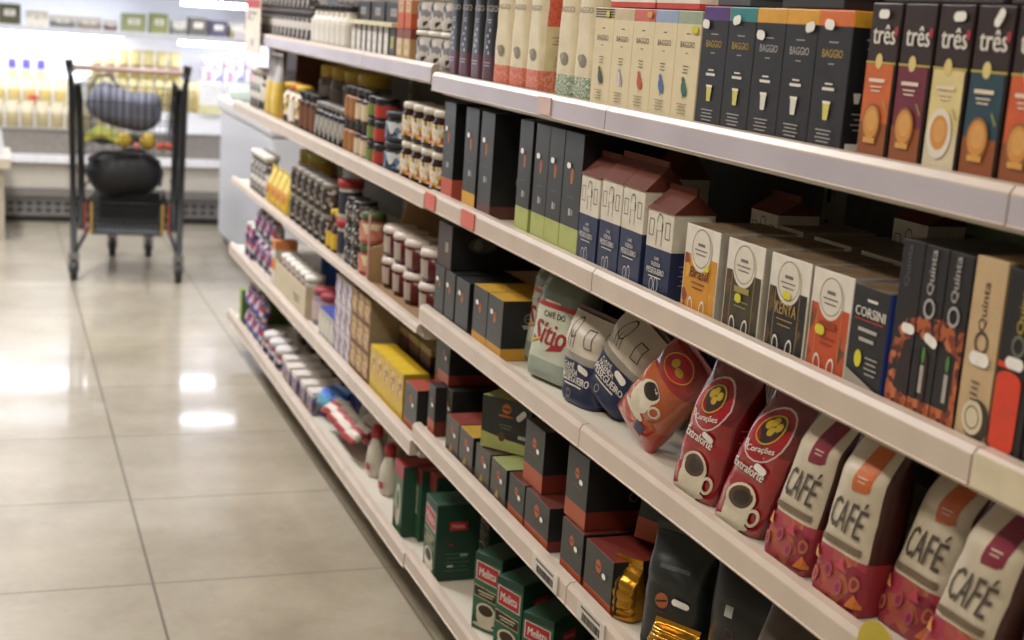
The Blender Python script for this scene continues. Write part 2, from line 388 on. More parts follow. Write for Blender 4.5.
for i, (Y, tw) in enumerate(((2.642, 5), (2.552, 3), (2.466, 0), (2.312, 3), (2.228, 2))):
    gr = i > 2; c = '#6f8f7a' if gr else '#c46a55'
    t = thing('coffee_pouch', ['cream coffee pouch with coral base, leftmost of three on top shelf', 'cream coffee pouch with coral base, middle of three on top shelf', 'cream coffee pouch turned to show its coral patterned side panel', 'cream coffee pouch with green base, left of the pair', 'cream coffee pouch with green base, right, beside cream cartons'][i], 'coffee bag', 'cream pouches on the top shelf')
    b = Bag(.082, .1, .27, .8, wr=.001, seed=i+5, n0=6)
    base = PAT([c, c, '#d8cdb4'] if gr else [c, c, '#cf8a74'], 240, .5, (1, 1, 4) if gr else (1, 1, 1))
    sb = [(.16, base), (1, M('#cfc3a2'))] if gr else [(.16, base), (.46, M('#c9bd96', .45)), (.9, PAT(['#b8452e', '#c25a42'], 300)), (1, M('#b8452e', .4))]
    b.build(t, [(.16, base), (1, M('#d6cbae', .45))], side=sb)
    d = D(b.front); d.text('BAGGIO', 0, .155, .052, .010, M('#8f8574', .5)); d.lines(0, .195, .03, 3, .005, .0012, M('#a59a84'))
    d.ell(.004, .072, .014, .011, M('#7c7665')); d.ell(-.006, .076, .009, .006, M('#968f7c')); d.rect(0, .236, .024, .02, M('#d8cf45') if i < 3 else M('#cfc9b4')); d.build(t)
    if i == 2:
        s = D(b.side); s.lines(.05, .105, .06, 3, .006, .0014, M('#7f7660')); s.ell(.05, .068, .022, .010, M('#b8ab85')); s.ell(.05, .068, .018, .007, M('#c9bd96')); s.lines(.05, .055, .05, 2, .006, .0012, M('#8d8468')); s.build(t, 'side_label')
    put(t, z1, Y, tw=tw)
bands = [('striped black and white', PAT(['#3d3a38', '#d2c8b4'], 1, .5), '#4a4a46'), ('plain beige', M('#c2b292'), '#b9a9ba'), ('coral red', M('#c26252'), '#b8503c'), ('pale blue', M('#8d9ebc'), '#4a66a0'), ('sage green', M('#93a08a'), '#2d6656')]
for i, (nm, bm, bird) in enumerate(bands):
    t = thing('coffee_carton', f'cream coffee carton with {nm} top band on top shelf', 'coffee box', 'cream cartons on the top shelf')
    h = .160; carton(t, .0745, .1, h, [(.885, M('#d3c6a2', .5, var=.03)), (1, M('#c9bd9c') if i == 0 else bm)], top=M('#cdbf9f'))
    d = D(FR)
    if i == 0:
        for k in range(4): d.rect(0, .1455+k*.004, .0735, .0018, M('#3d3a38'), n=1)
    d.lines(0, .128, .012, 1, .004, .0012, INK); d.text('BAGGIO', 0, .113, .044, .0085, M('#5a4c40')); d.lines(0, .101, .008, 1, .003, .001, INK)
    d.lines(0, .083, .018, 3, .0045, .0012, M('#7b6f5e'))
    bm_ = M(bird); d.ell(0, .052, .0075, .011, bm_, .35); d.ell(.006, .047, .005, .007, bm_); d.ell(-.003, .064, .004, .004, bm_)
    if i != 1: d.rect(.001, .041, .003, .007, bm_)
    else: d.rect(0, .052, .005, .02, M('#d8d2dc'))
    d.lines(0, .030, .03, 4, .0045, .0012, M('#84785f')); d.build(t)
    if i == 0: sticker(t, .016, .150, w=.006, h=.009, m='#cfc63c')
    if i == 4: sticker(t, .022, .134, w=.009, h=.011, m='#cfc63c')
    if i == 2: sticker(t, .022, .152, w=.008, h=.009, m='#d0a23c')
    put(t, z1, 2.147-i*.0757)
bl = [('purple', '#4b2a70', 1), ('teal', '#2f7d80', 1), ('amber', '#d09a34', 0), ('yellow-orange', '#d39a2c', 0), ('bright orange', '#cf6a2c', 1)]
for i, (nm, c, gd) in enumerate(bl):
    t = thing('coffee_carton', f'black coffee carton with {nm} top band on top shelf', 'coffee box', 'black cartons on the top shelf')
    h = .167; carton(t, .0735, .1, h, [(.89, M('#161619', .45)), (1, M(c, .45))], top=M(c, .45), sbands=[M('#1c1c20', .4), M('#d39a2c')])
    d = D(FR); tc_ = GOLD if gd else SIL
    d.lines(0, .130, .02, 1, .004, .0012, SIL); d.text('BAGGIO', 0, .117, .044, .0095, tc_, bold=.0005); d.lines(0, .105, .012, 1, .003, .0012, SIL)
    d.rect(0, .082, .016, .002, WI, n=1); d.lines(0, .076, .026, 1, .003, .0035, WI)
    cm = M('#cfc86a') if i in (0, 1, 4) else M('#dcdad2'); d.put([(-.005, .040), (.005, .040), (.0075, .060), (-.0075, .060)], [(0, 1, 2, 3)], cm); d.rect(0, .0605, .017, .003, M('#e6e2cc'), n=1)
    d.lines(0, .028, .034, 4, .0045, .0013, SIL); d.build(t)
    sticker(t, (-.024, -.012, .02, .022, -.010)[i] if i != 2 else -.02, (.143, .150, .133, .146, .150)[i], rot=.3*(i % 2)-.1, w=.009, h=.012)
    if i == 4:
        s = D(SD(.0735/2)); s.lines(.03, .135, .02, 2, .01, .002, SIL)
        for k in range(3): s.put([(.012+k*.014, .062), (.018+k*.014, .062), (.020+k*.014, .074), (.010+k*.014, .074)], [(0, 1, 2, 3)], WI); s.lines(.03, .05, .04, 4, .006, .0014, SIL)
        s.ell(.03, .100, .006, .008, WI); s.rect(.03, .012, .05, .008, WI); s.build(t, 'side_label')
    put(t, z1, 1.765-i*.0748)
tr = [('orange', '#c4602c'), ('maroon', '#6b1f33'), ('cream', '#d3c389'), ('dark teal', '#1f3f4c'), ('rust orange', '#c4562c'), ('dark green', '#2f4638')]
for i, (nm, c) in enumerate(tr):
    t = thing('coffee_carton', f'tall dark brown coffee carton with {nm} lower panel and cup picture', 'coffee box', 'dark brown cartons with cup pictures on the top shelf')
    w, h = .0555, .176; carton(t, w, .11, h, [(1, M('#2a1b18', .4))], side=M('#241715', .45))
    d = D(FR); pm = M(c, .45); low = M('#8a4a22' if i != 2 else '#cfc4a8', .45)
    d.rect(-.001, .078, w-.004, .064, pm); d.rect(-.001, .023, w-.004, .046, low)
    d.rect(0, .1115, w, .0022, M('#b3a24a'), n=1); d.ell(-.003, .113, .0065, .0085, M('#cdbb78'))
    d.text('três', .001, .142, .042, .021, M('#d9d5cc'), bold=.0014); d.ell(.0235, .146, .0035, .0055, M('#a8263a'))
    d.lines(-.002, .092, .03, 1, .004, .004, M('#e0cdb8')); d.lines(-.002, .085, .022, 2, .0045, .0015, M('#e0cdb8'))
    d.ell(-.003, .045, .020 if i == 2 else .017, .026 if i == 2 else .022, M('#d9d3c6' if i == 2 else '#8d5a2c')); d.ell(-.003, .046, .0145, .018, M('#c98a3e')); d.ell(-.002, .048, .010, .012, M('#d39c55'))
    if i != 2: d.rect(-.003, .026, .022, .006, M('#cf9a4c'))
    d.rect(.019, .066, .002, .014, M('#93913f'), .6); d.build(t)
    if i in (0, 2, 3): sticker(t, -.001 if i == 0 else .008, .164, w=.010, h=.010, rot=(0, 0, .05, 1.0)[i])
    put(t, z1, 1.366-i*.0622)
def lying(nm, Y, w, z, hh, m, edge, X=.945, text=None):
    t = thing('coffee_carton', nm, 'coffee box', 'cartons lying on top of the standing cartons')
    carton(t, w, .1, hh, [(.14, edge), (1, m)], top=m)
    if text: d = D(FR); d.text(text, 0, hh*.42, .04, .010, WI); d.lines(0, hh*.22, .02, 1, .004, .0015, WI); d.build(t)
    put(t, z, Y, X)
lying('white carton with red lower edge lying on the left cream cartons', 2.075, .165, z1+.162, .06, M('#ddd6cb'), M('#b8382c'))
lying('white carton with red lower edge lying beside the blue edged one', 1.915, .14, z1+.162, .06, M('#d8cfc2'), M('#b8382c'))
lying('black carton with white panel lying on the purple banded carton', 1.745, .09, z1+.169, .06, M('#26262b'), M('#4c4a4c'), text='BAGGIO')
lying('black carton with small white print lying on the yellow banded carton', 1.545, .14, z1+.169, .06, M('#17171b'), M('#222'+'226'), text='BAGGIO')
lying('dark brown carton lying on the orange panelled cartons', 1.29, .20, z1+.178, .05, M('#211816'), M('#3a3230'))
lying('dark brown carton lying on the rightmost dark teal panelled carton', 1.09, .17, z1+.178, .05, M('#211816'), M('#3a3230'))
# ------------------------------------------------------------------ second shelf, near bays
z2 = SH[2]
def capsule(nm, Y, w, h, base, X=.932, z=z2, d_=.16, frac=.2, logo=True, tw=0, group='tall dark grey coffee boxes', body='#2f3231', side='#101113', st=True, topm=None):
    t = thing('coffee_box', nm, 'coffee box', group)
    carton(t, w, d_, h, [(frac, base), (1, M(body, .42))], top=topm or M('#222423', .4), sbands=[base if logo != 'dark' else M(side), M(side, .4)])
    d = D(FR); d.ell(0, h*.66, w*.09, w*.13, M('#a85a2e')); d.ell(0, h*.61, w*.05, w*.07, M('#b8763a'))
    d.lines(0, h*.48, w*.4, 1, .004, .001, M('#6a6c68'))
    if h > .15: d.rect(0, h*.36, w*.10, .012, M('#b9b8b2')); d.rect(w*.14, h*.36, w*.10, .010, M('#8a8a86'))
    d.build(t)
    if st: sticker(t, -w*.15, h*.73, w=.007, h=.010)
    s = D(SD(w/2)); s.ring(d_*.42, h*.70, .010, .010, M('#6c6c6c'), .25); s.rect(d_*.42, h*.70, .010, .0016, M('#6c6c6c'), n=1)
    s.lines(d_*.42, h*.58, .026, 2, h*.035, .004, M('#8a8a88'))
    if h > .15:
        s.ell(d_*.45, h*.36, .020, .024, M('#8f8c88')); s.ell(d_*.45, h*.36, .016, .019, M('#5d5b59'))
        for k in range(3): s.ell(d_*.45-.006+.006*k, h*.37, .0028, .009, M('#a9a6a2'))
    else: s.ring(d_*.6, h*.45, .008, .008, M('#6c6c6c'), .3)
    s.build(t, 'side_label'); put(t, z, Y, X, tw); return t
RED_ = M('#a8432e'); YEL = M('#c9962e'); GRN = M('#a5ad62'); DRD = M('#3f1f1a'); 
capsule('tall dark grey coffee box with coral red base, first at the left end', 2.945, .078, .208, M('#b3503a'), frac=.22)
capsule('tall dark grey coffee box with golden yellow base', 2.790, .084, .208, YEL, frac=.17, logo='dark')
capsule('tall dark grey coffee box with brownish red base, right of the golden based one', 2.690, .080, .208, M('#5c3129'), frac=.12)
capsule('tall black coffee box standing back, left of the green based boxes', 2.555, .06, .205, DRD, X=.99, st=False)
for i, Y in enumerate((2.468, 2.383, 2.312, 2.233)):
    capsule(['tall dark grey coffee box with pale green base, leftmost of four', 'tall dark grey coffee box with pale green base, second of four', 'tall dark grey coffee box with pale green base, third of four', 'tall dark grey coffee box with pale green base, rightmost beside the house shaped carton'][i], Y, .069 if i < 3 else .082, .211, GRN, frac=.24, logo='x')
NAVY = M('#1f2a4c', .45); HW = M('#d0c9ba', .5); ROOF = M('#602e20', .85)
def house(nm, Y, h, X=.932, roofh=.032, w=.078, tw=0, stick=True, z=z2, w2=.07):
    t = thing('coffee_carton', nm, 'coffee box', 'house shaped coffee cartons')
    g = G(); zb = h*.56; d_ = w2
    g.box(-w/2, w/2, 0, d_, 0, zb, NAVY); g.box(-w/2, w/2, 0, d_, zb, h, HW); g.build('carton', t, .001)
    g = G(); e = .002
    A = [(-w/2-e, -e, h), (w/2+e, -e, h), (w/2+e, d_/2, h+roofh), (-w/2-e, d_/2, h+roofh), (w/2+e, d_+e, h), (-w/2-e, d_+e, h)]
    g.face([A[0], A[1], A[2], A[3]], ROOF); g.face([A[3], A[2], A[4], A[5]], ROOF); g.face([A[1], A[4], A[2]], M('#5c2a1e')); g.face([A[0], A[3], A[5]], M('#5c2a1e')); g.face([A[0], A[5], A[4], A[1]], HW)
    g.box(-w/2-e, w/2+e, d_/2-.0015, d_/2+.0015, h+roofh-.001, h+roofh+.008, ROOF)
    g.build('gable_roof', t)
    d = D(FR); K = M('#2b2a2b'); y0 = zb+(h-zb)*.5
    d.frame(-.025, y0+.002, .013, .024, K); d.frame(.024, y0+.002, .013, .024, K)
    for sx_ in (-.008, .008): d.rect(sx_, y0-.005, .0013, .036, K, n=1)
    d.ring(0, y0+.013, .0085, .012, K, .15); d.rect(0, y0+.006, .014, .012, HW, n=1)
    d.text('CAFÉ', 0, zb-.014, .014, .0055, WI, bold=.0004); d.text('FAZENDA', 0, zb-.023, .027, .006, WI, bold=.0004); d.text('PESSEGUEIRO', 0, zb-.033, .052, .0085, WI, bold=.0006); d.lines(0, zb-.042, .038, 1, .003, .0014, WI)
    d.ring(-.008, .018, .006, .010, WI, .16); d.ring(.006, .019, .006, .012, WI, .16); d.build(t)
    s = D(SD(w/2)); s.frame(d_*.5, y0, .016, .028, K, .0018); s.lines(d_*.5, zb-.02, .04, 5, .007, .0014, M('#8d92a5')); s.build(t, 'side_label')
    put(t, z, Y, X, tw); return t
house('navy and white house shaped coffee carton, leftmost with brown roof', 2.150, .147)
house('navy and white house shaped coffee carton, second from left', 2.062, .150, roofh=.038)
house('navy and white house shaped coffee carton, third from left', 1.978, .150, roofh=.038)
house('navy and white house shaped coffee carton, shorter one in front at the right', 1.885, .128, roofh=.030, tw=3, X=.935)
house('house shaped coffee carton standing behind the short front one', 1.80, .140, X=1.06, roofh=.02)
house('house shaped coffee carton in the dark behind the row of single origin boxes', 1.60, .158, X=1.17, roofh=.02)
house('house shaped coffee carton in the second row behind the leftmost ones', 2.09, .155, X=1.03, roofh=.045)
WOOD = PAT(['#6d5a44', '#7d6a52', '#5c4a38'], 30, .5, (1, 12, 1)); SEAL = M('#6d6862')
orig = [('yellow panel of the single origin row', '#c98a1e', 'Brasil', '#5a1a18', 1.745, .098, 1), ('olive brown panel', '#3a3420', '', '#9a8a4a', 1.622, .092, 2), ('black panel', '#1b1714', 'KENYA', '#a88a4c', 1.508, .090, 2), ('orange red panel', '#b8491f', '', '#8f3418', 1.411, .082, 2)]
for i, (nm, c, tx, tcol, Y, w, tw) in enumerate(orig):
    for r_ in range(2):
        X = .934+.130*r_
        nmb = f'white topped coffee box with {nm}, in front' if r_ == 0 else f'white topped coffee box standing behind the one with the {nm}'
        nmb = nmb.replace('panel of the single origin row', 'panel')
        t = thing('coffee_box', nmb, 'coffee box', 'white topped single origin coffee boxes')
        h = .126; carton(t, w, .12, h, [(.62, M('#cfc6b4')), (1, M('#d8d2c6', .5))], top=WOOD, side=M('#a8a296'))
        if r_ == 0:
            d = D(FR); d.rect(0, h*.34, w-.006, h*.66, PAT([c, c, '#8a3a1a' if i in (0, 3) else '#4c3018', '#d9a030' if i == 0 else '#5c4020'], 60, .5)); d.rect(0, h*.35, w*.6, h*.64, M(c, .5)); d.frame(0, h*.35, w*.6, h*.64, M('#b09a5c'), .0009)
            d.ell(0, h*.74, w*.30, w*.31, M('#d3ccbe')); d.ring(0, h*.76, w*.27, w*.28, SEAL, .05); d.lines(0, h*.80, w*.2, 1, .004, .004, SEAL); d.lines(0, h*.74, w*.36, 2, .006, .0015, SEAL)
            (d.text(tx, 0, h*.48, w*.52, .015, M(tcol), shear=.2 if i == 0 else 0, bold=.0008) if tx else d.lines(0, h*.49, w*.40, 1, .01, .008, M(tcol))); d.lines(0, h*.37, w*.4, 2, .007, .0014, M(tcol))
            d.ring(-w*.17, h*.10, .007, .013, WI, .25, .15); d.ring(w*.17, h*.10, .007, .013, WI, .25, -.15); d.rect(0, h*.05, .02, .004, WI, n=1)
            d.build(t)
            sticker(t, (.022, -.006, 0, -.014)[i], h*(.56, .40, .62, .43)[i], m='#cfc62c', w=(.005, .004, .009, .008)[i], h=(.008, .012, .010, .012)[i])
            s = D(SD(w/2)); s.ring(.035, h*.76, .022, .022, M('#8a857c'), .06); (s.text(tx, .04, h*.52, .045, .012, M('#5d5852'), shear=.2) if tx else None); s.lines(.045, h*.38, .05, 6, .007, .001, M('#8a857c')); s.build(t, 'side_label')
        put(t, z2, Y, X, tw if r_ == 0 else 0)
t = thing('coffee_box', 'black coffee box with white lettering, red line and blue side edge', 'coffee box', 'dark boxes beside the single origin row')
carton(t, .070, .15, .123, [(1, M('#141317', .45))], top=WOOD, side=M('#2c3f8c', .4))
d = D(FR); d.lines(.003, .108, .02, 1, .004, .003, WI); d.text('CORSINI', .001, .094, .058, .011, WI, bold=.0009); d.rect(0, .085, .056, .0016, M('#a8322c'), n=1); d.lines(0, .074, .036, 2, .011, .004, SIL)
d.ell(-.012, .040, .007, .010, M('#cfc62c')); d.lines(.014, .044, .024, 4, .006, .0015, SIL); d.put([(-.034, .002), (.034, .002), (.034, .008), (-.034, .026)], [(0, 1, 2, 3)], M('#9c9488')); d.build(t); put(t, z2, 1.328)
t = thing('coffee_box', 'plain black coffee box standing behind the white lettered one', 'coffee box', 'dark boxes beside the single origin row')
carton(t, .11, .12, .150, [(1, M('#19191d', .4))]); d = D(FR); d.lines(0, .12, .05, 2, .006, .002, M('#4a4a50')); d.build(t); put(t, z2, 1.355, 1.09)
BEANS = PAT(['#a8562c', '#7a3418', '#b8683c', '#4a1d10', '#9a4a24', '#1a0f0c'], 130, .5)
qx = [1.263, 1.222, 1.181]
for i, Y in enumerate(qx):
    t = thing('coffee_box', ['tall narrow black coffee box with coffee bean picture, leftmost of three', 'tall narrow black coffee box with bean picture and vertical lettering, middle of three', 'tall narrow black coffee box with bean picture, rightmost beside cream one'][i], 'coffee box', 'tall black boxes with coffee bean pictures')
    h = .188; w = .0395; carton(t, w, .12, h, [(1, M('#171316', .35))], side=M('#141114'))
    d = D(FR); 
    if i == 0: d.poly([(-.019, 0.004), (.0195, 0.002), (.0195, .108), (.004, .104), (-.010, .090), (-.019, .06)], BEANS); d.poly([(-.006, .03), (.0195, .02), (.0195, .086), (.004, .08)], M('#191012')); d.poly([(0.002, .05), (.0195, .04), (.0195, .068), (.008, .07)], M('#25131a'))
    if i == 1: d.rect(0, .012, w*.97, .022, BEANS); d.poly([(-.019, .086), (.0195, .092), (.0195, .114), (-.019, .110)], BEANS); d.rect(-.012, .050, .012, .055, M('#141012')); d.rect(.004, .048, .008, .05, M('#2a1018')); d.rect(0, .046, .006, .03, M('#a9a49a'), n=1); d.ell(0, .072, .003, .009, M('#4c7a3a'))
    if i == 2: d.rect(0, .012, w*.97, .022, BEANS); d.poly([(-.0195, .09), (.0195, .08), (.0195, .110), (-.0195, .116)], BEANS); d.rect(0, .046, .006, .03, M('#a9a49a'), n=1); d.ell(0, .072, .003, .009, M('#4c7a3a')); d.poly([(.010, .02), (.0195, .02), (.0195, .08), (.012, .08)], BEANS)
    if i == 0: d.text('Quinta', -.004, .160, .045, .010, M('#5c5a5e'), rot=PI/2)
    else: d.text('Quinta', -.002, .160, .048, .012, M('#a5a2a0'), rot=PI/2, bold=.0008); d.ring(0, .122, .0095, .011, M('#a5a2a0'), .3)
    d.build(t)
    if i < 2: sticker(t, .010, .094-.004*i, w=.012, h=.011, rot=-.3*i)
    put(t, z2, Y)
t = thing('coffee_box', 'tall cream coffee box with vertical brown lettering and seal', 'coffee box', 'tall narrow coffee boxes at the right')
h = .191; w = .048; carton(t, w, .12, h, [(1, M('#bda27c', .45))], side=M('#9a8262'))
d = D(FR); BR = M('#4a3226'); d.text('Quinta', -.002, .142, .050, .012, BR, rot=PI/2, bold=.0006); d.ring(0, .106, .0105, .012, BR, .28); d.ell(.008, .028, .020, .022, M('#3a2822')); d.ell(.002, .030, .016, .018, M('#cfc2a4')); d.ring(.002, .030, .011, .012, BR, .12)
d.lines(0, .066, .012, 4, .006, .0016, BR); d.build(t); sticker(t, .002, .090, w=.016, h=.014); put(t, z2, 1.134)
for i, (Y, nm) in enumerate(((1.082, 'tall black coffee box with solid orange red panel, right of the cream one'), (1.030, 'tall black coffee box with orange red ring, second from the right edge'), (.975, 'tall black coffee box with gold lettering beyond the ringed one'))):
    t = thing('coffee_box', nm, 'coffee box', 'tall narrow coffee boxes at the right')
    w = .0485; carton(t, w, .12, .188, [(1, M('#171316', .35))]); d = D(FR)
    d.text('Quinta', .002, .152, .050, .012, M('#a8963a'), rot=PI/2, bold=.0006); d.ring(.002, .115, .0095, .011, M('#6c6a5a'), .3)
    OR = M('#cf3f24', .45)
    if i == 0: d.rect(-.004, .047, .036, .062, OR); d.ell(-.004, .079, .018, .010, OR); d.ell(-.004, .016, .018, .009, OR); d.rect(-.012, .094, .020, .006, OR)
    if i == 1: d.ring(.003, .044, .0205, .041, OR, .26); d.ell(.006, .042, .012, .022, OR)
    d.build(t)
    if i < 2: sticker(t, .002, .098-.05*i, w=.014, h=.012)
    put(t, z2, Y)
for i, (Y, nm) in enumerate(((1.50, 'dark green box standing at the back of the second shelf, left one'), (1.30, 'dark green box standing at the back of the second shelf, right one'))):
    t = thing('coffee_box', nm, 'coffee box', 'dark boxes at the back of the second shelf'); carton(t, .13, .08, .165, [(.9, M('#1c2419')), (1, M('#4c5a2c'))], top=M('#5a6634')); put(t, z2, Y, 1.23)
# ------------------------------------------------------------------ third shelf, near bays
z3 = SH[3]
for i, (nm, Y, w) in enumerate((('low dark grey coffee box at the left end beside the red tubs', 2.950, .068), ('low dark grey coffee box, second from the left end', 2.874, .068), ('low dark grey coffee box, third from the left end with a gap before it', 2.785, .088))):
    capsule(nm, Y, w, .112, M('#34302f'), z=z3, d_=.13, frac=.05, group='low dark grey coffee boxes')
for i, (nm, Y) in enumerate((('low dark grey coffee box with yellow top and base, left of the pair', 2.666), ('low dark grey coffee box with yellow top and base, right of the pair', 2.574))):
    capsule(nm, Y, .088, .119, M('#bf8d2c'), z=z3, d_=.13, frac=.2, group='low dark grey coffee boxes', topm=M('#b9902c'))
t = thing('coffee_box', 'brown fronted black coffee box stacked on top of the low boxes by the red tubs', 'coffee box', 'boxes stacked at the back of the third shelf')
carton(t, .1, .28, .095, [(1, M('#3b2b25'))], side=M('#121214')); d = D(FR); d.rect(.018, .045, .02, .02, M('#a39a90')); d.lines(.018, .05, .012, 3, .005, .002, M('#3b2b25')); d.build(t)
s = D(SD(.05)); s.ell(.07, .055, .032, .017, M('#4c4a48')); s.ell(.06, .055, .010, .012, M('#77736e')); s.build(t, 'side_label'); put(t, z3+.114, 2.93)
t = thing('coffee_box', 'tall black coffee box in the dark back row with yellow stripe label', 'coffee box', 'boxes stacked at the back of the third shelf')
carton(t, .11, .09, .185, [(.5, M('#2a1c16')), (1, M('#151517'))]); d = D(FR); d.rect(-.01, .135, .05, .05, M('#b9902c')); d.ell(-.01, .14, .008, .010, WI); d.build(t); put(t, z3, 2.52, 1.10)
for Y, nm in ((2.86, 'black coffee box in the back row above the low grey boxes'), (2.70, 'black coffee box in the back row, right of its neighbour')):
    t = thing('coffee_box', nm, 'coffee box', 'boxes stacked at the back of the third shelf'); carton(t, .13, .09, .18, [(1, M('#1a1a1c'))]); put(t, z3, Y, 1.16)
# grey-green and white bags with red script
for i, (Y, X, nm, tw) in enumerate(((2.455, .975, 'grey green and white coffee bag with red script, left and behind', 8), (2.335, .945, 'grey green and white coffee bag with red script, front one', 12))):
    t = thing('coffee_bag', nm, 'coffee bag', 'grey green coffee bags with red script')
    b = Bag(.140, .075, .212, .75, wr=.002, seed=i+20, n0=5)
    b.build(t, [(.16, M('#8f998c', .3)), (.62, M('#bcbfae', .35)), (.66, M('#a82a30', .35)), (1, M('#66705f', .3))])
    d = D(b.front); RD = M('#8f1c24', .4)
    d.text('CAFÉ DO', .010, .122, .062, .014, M('#2c2a28'), bold=.0009); d.text('Sítio', .004, .086, .098, .042, RD, shear=.18, bold=.003)
    d.put([(.0, .052), (.045, .062), (.050, .072), (.02, .068)], [(0, 1, 2, 3)], RD); d.put([(-.058, .058), (-.02, .072), (-.02, .076), (-.058, .064)], [(0, 1, 2, 3)], M('#c9a84c'))
    d.lines(0, .144, .05, 1, .004, .004, M('#d8b9b0')); d.frame(-.040, .178, .022, .022, M('#a9ad9c'), .002); d.rect(-.040, .178, .013, .012, M('#a9ad9c'), n=1); d.build(t)
    put(t, z3, Y, X, tw, rx=-6)
def fbag(nm, Y, X, tw, ry, rx, sc=1, seed=0):
    t = thing('coffee_bag', nm, 'coffee bag', 'navy and white soft coffee bags with drawn windows')
    w, h = .108*sc, .160*sc; b = Bag(w, .065*sc, h, .78, wr=.0035, seed=seed, n0=3.2, taper=1.08)
    b.build(t, [(.48, M('#20294a', .4)), (.56, M('#8f8a80', .4)), (.97, M('#c6beb0', .45)), (1, M('#4a2a20'))], fin=.006, finm=M('#4a2a20'))
    d = D(b.front); K = M('#2b2a2b'); y = h*.76; d.frame(.026, y, .018, .032, K, .0018); d.ring(-.020, y+.012, .010, .018, K, .14)
    for k in (-.029, -.0205, -.012): d.rect(k, y-.008, .0016, .030, K, n=2)
    d.text('CAFÉ', -.018, h*.43, .03, .010, WI, bold=.0007); d.text('FAZENDA', -.014, h*.36, .045, .010, WI, bold=.0007); d.text('PESSEGUEIRO', 0, h*.285, .082, .013, WI, bold=.001); d.lines(0, h*.215, .05, 1, .004, .003, WI); d.ring(-.012, h*.11, .006, .008, SIL, .2); d.build(t)
    s = D(b.side); s.frame(b.d*.5, y, .020, .034, K, .002); s.lines(b.d*.5, h*.40, .035, 7, .009, .0016, M('#6a708a')); s.build(t, 'side_label')
    sticker(t, .022, h*.42, b.front, w=.016, h=.013, rot=-.2); return put(t, z3, Y, X, tw, rx, ry)
fbag('navy and white soft coffee bag with drawn windows, upright one on the left', 2.185, .945, 12, 3, 0, 1, 31)
fbag('navy and white soft coffee bag with drawn windows, leaning beside the orange bag', 2.115, .960, 16, 28, -3, 1.05, 32)
fbag('white topped soft coffee bag mostly hidden behind the orange bag', 1.80, 1.12, 10, 0, 0, 1.1, 33)
t = thing('coffee_bag', 'dark navy coffee bag standing behind the two soft navy and white bags', 'coffee bag', 'dark bags behind the third shelf front row')
b = Bag(.15, .08, .195, .7, seed=8); b.build(t, [(1, M('#1c2238', .4))]); d = D(b.front); d.text('HC', -.04, .165, .025, .014, SIL, shear=.3); d.lines(.03, .17, .05, 8, .009, .0014, M('#4a5070')); d.build(t); put(t, z3, 1.99, 1.13, 10)
for Y, nm in ((2.30, 'dark green foil bag standing behind the grey green bags'), (2.14, 'black foil bag standing behind the upright navy bag')):
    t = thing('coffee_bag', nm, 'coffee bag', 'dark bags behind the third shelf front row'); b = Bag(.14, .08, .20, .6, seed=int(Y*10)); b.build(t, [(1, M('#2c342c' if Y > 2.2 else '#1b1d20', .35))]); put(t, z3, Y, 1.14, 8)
# orange bag lying over to the right
t = thing('coffee_bag', 'glossy orange and red coffee bag with white cup, slumped to the right', 'coffee bag', 'glossy bags of ground coffee')
b = Bag(.116, .068, .200, pillow=True, wr=.004, seed=3, lean=.22)
b.build(t, [(.30, M('#a83218', .18, coat=.5, bump=.5)), (.72, M('#a8501f', .18, coat=.5, bump=.5)), (1, M('#8c2420', .18, coat=.5, bump=.5))], fin=.010)
d = D(b.front); CW = M('#cfc6b0', .3); DKC = M('#2a1a14', .3)
d.ell(-.006, .092, .026, .032, CW); d.ell(-.002, .112, .024, .020, CW); d.ell(0, .116, .018, .014, DKC); d.ring(.030, .094, .010, .012, CW, .35); d.ell(-.008, .060, .030, .008, CW)
d.ell(.0, .176, .034, .022, M('#a8222a', .25)); d.ring(.0, .176, .032, .020, M('#cfa63c', .3, .6), .07); d.ell(-.010, .178, .008, .007, M('#c9a23c', .3, .6)); d.ell(.008, .174, .010, .006, M('#c9a23c', .3, .6)); d.rect(.024, .044, .020, .024, M('#4c4a62')); d.build(t)
put(t, z3-.006, 1.955, .925, 10, ry=30, rx=-2)
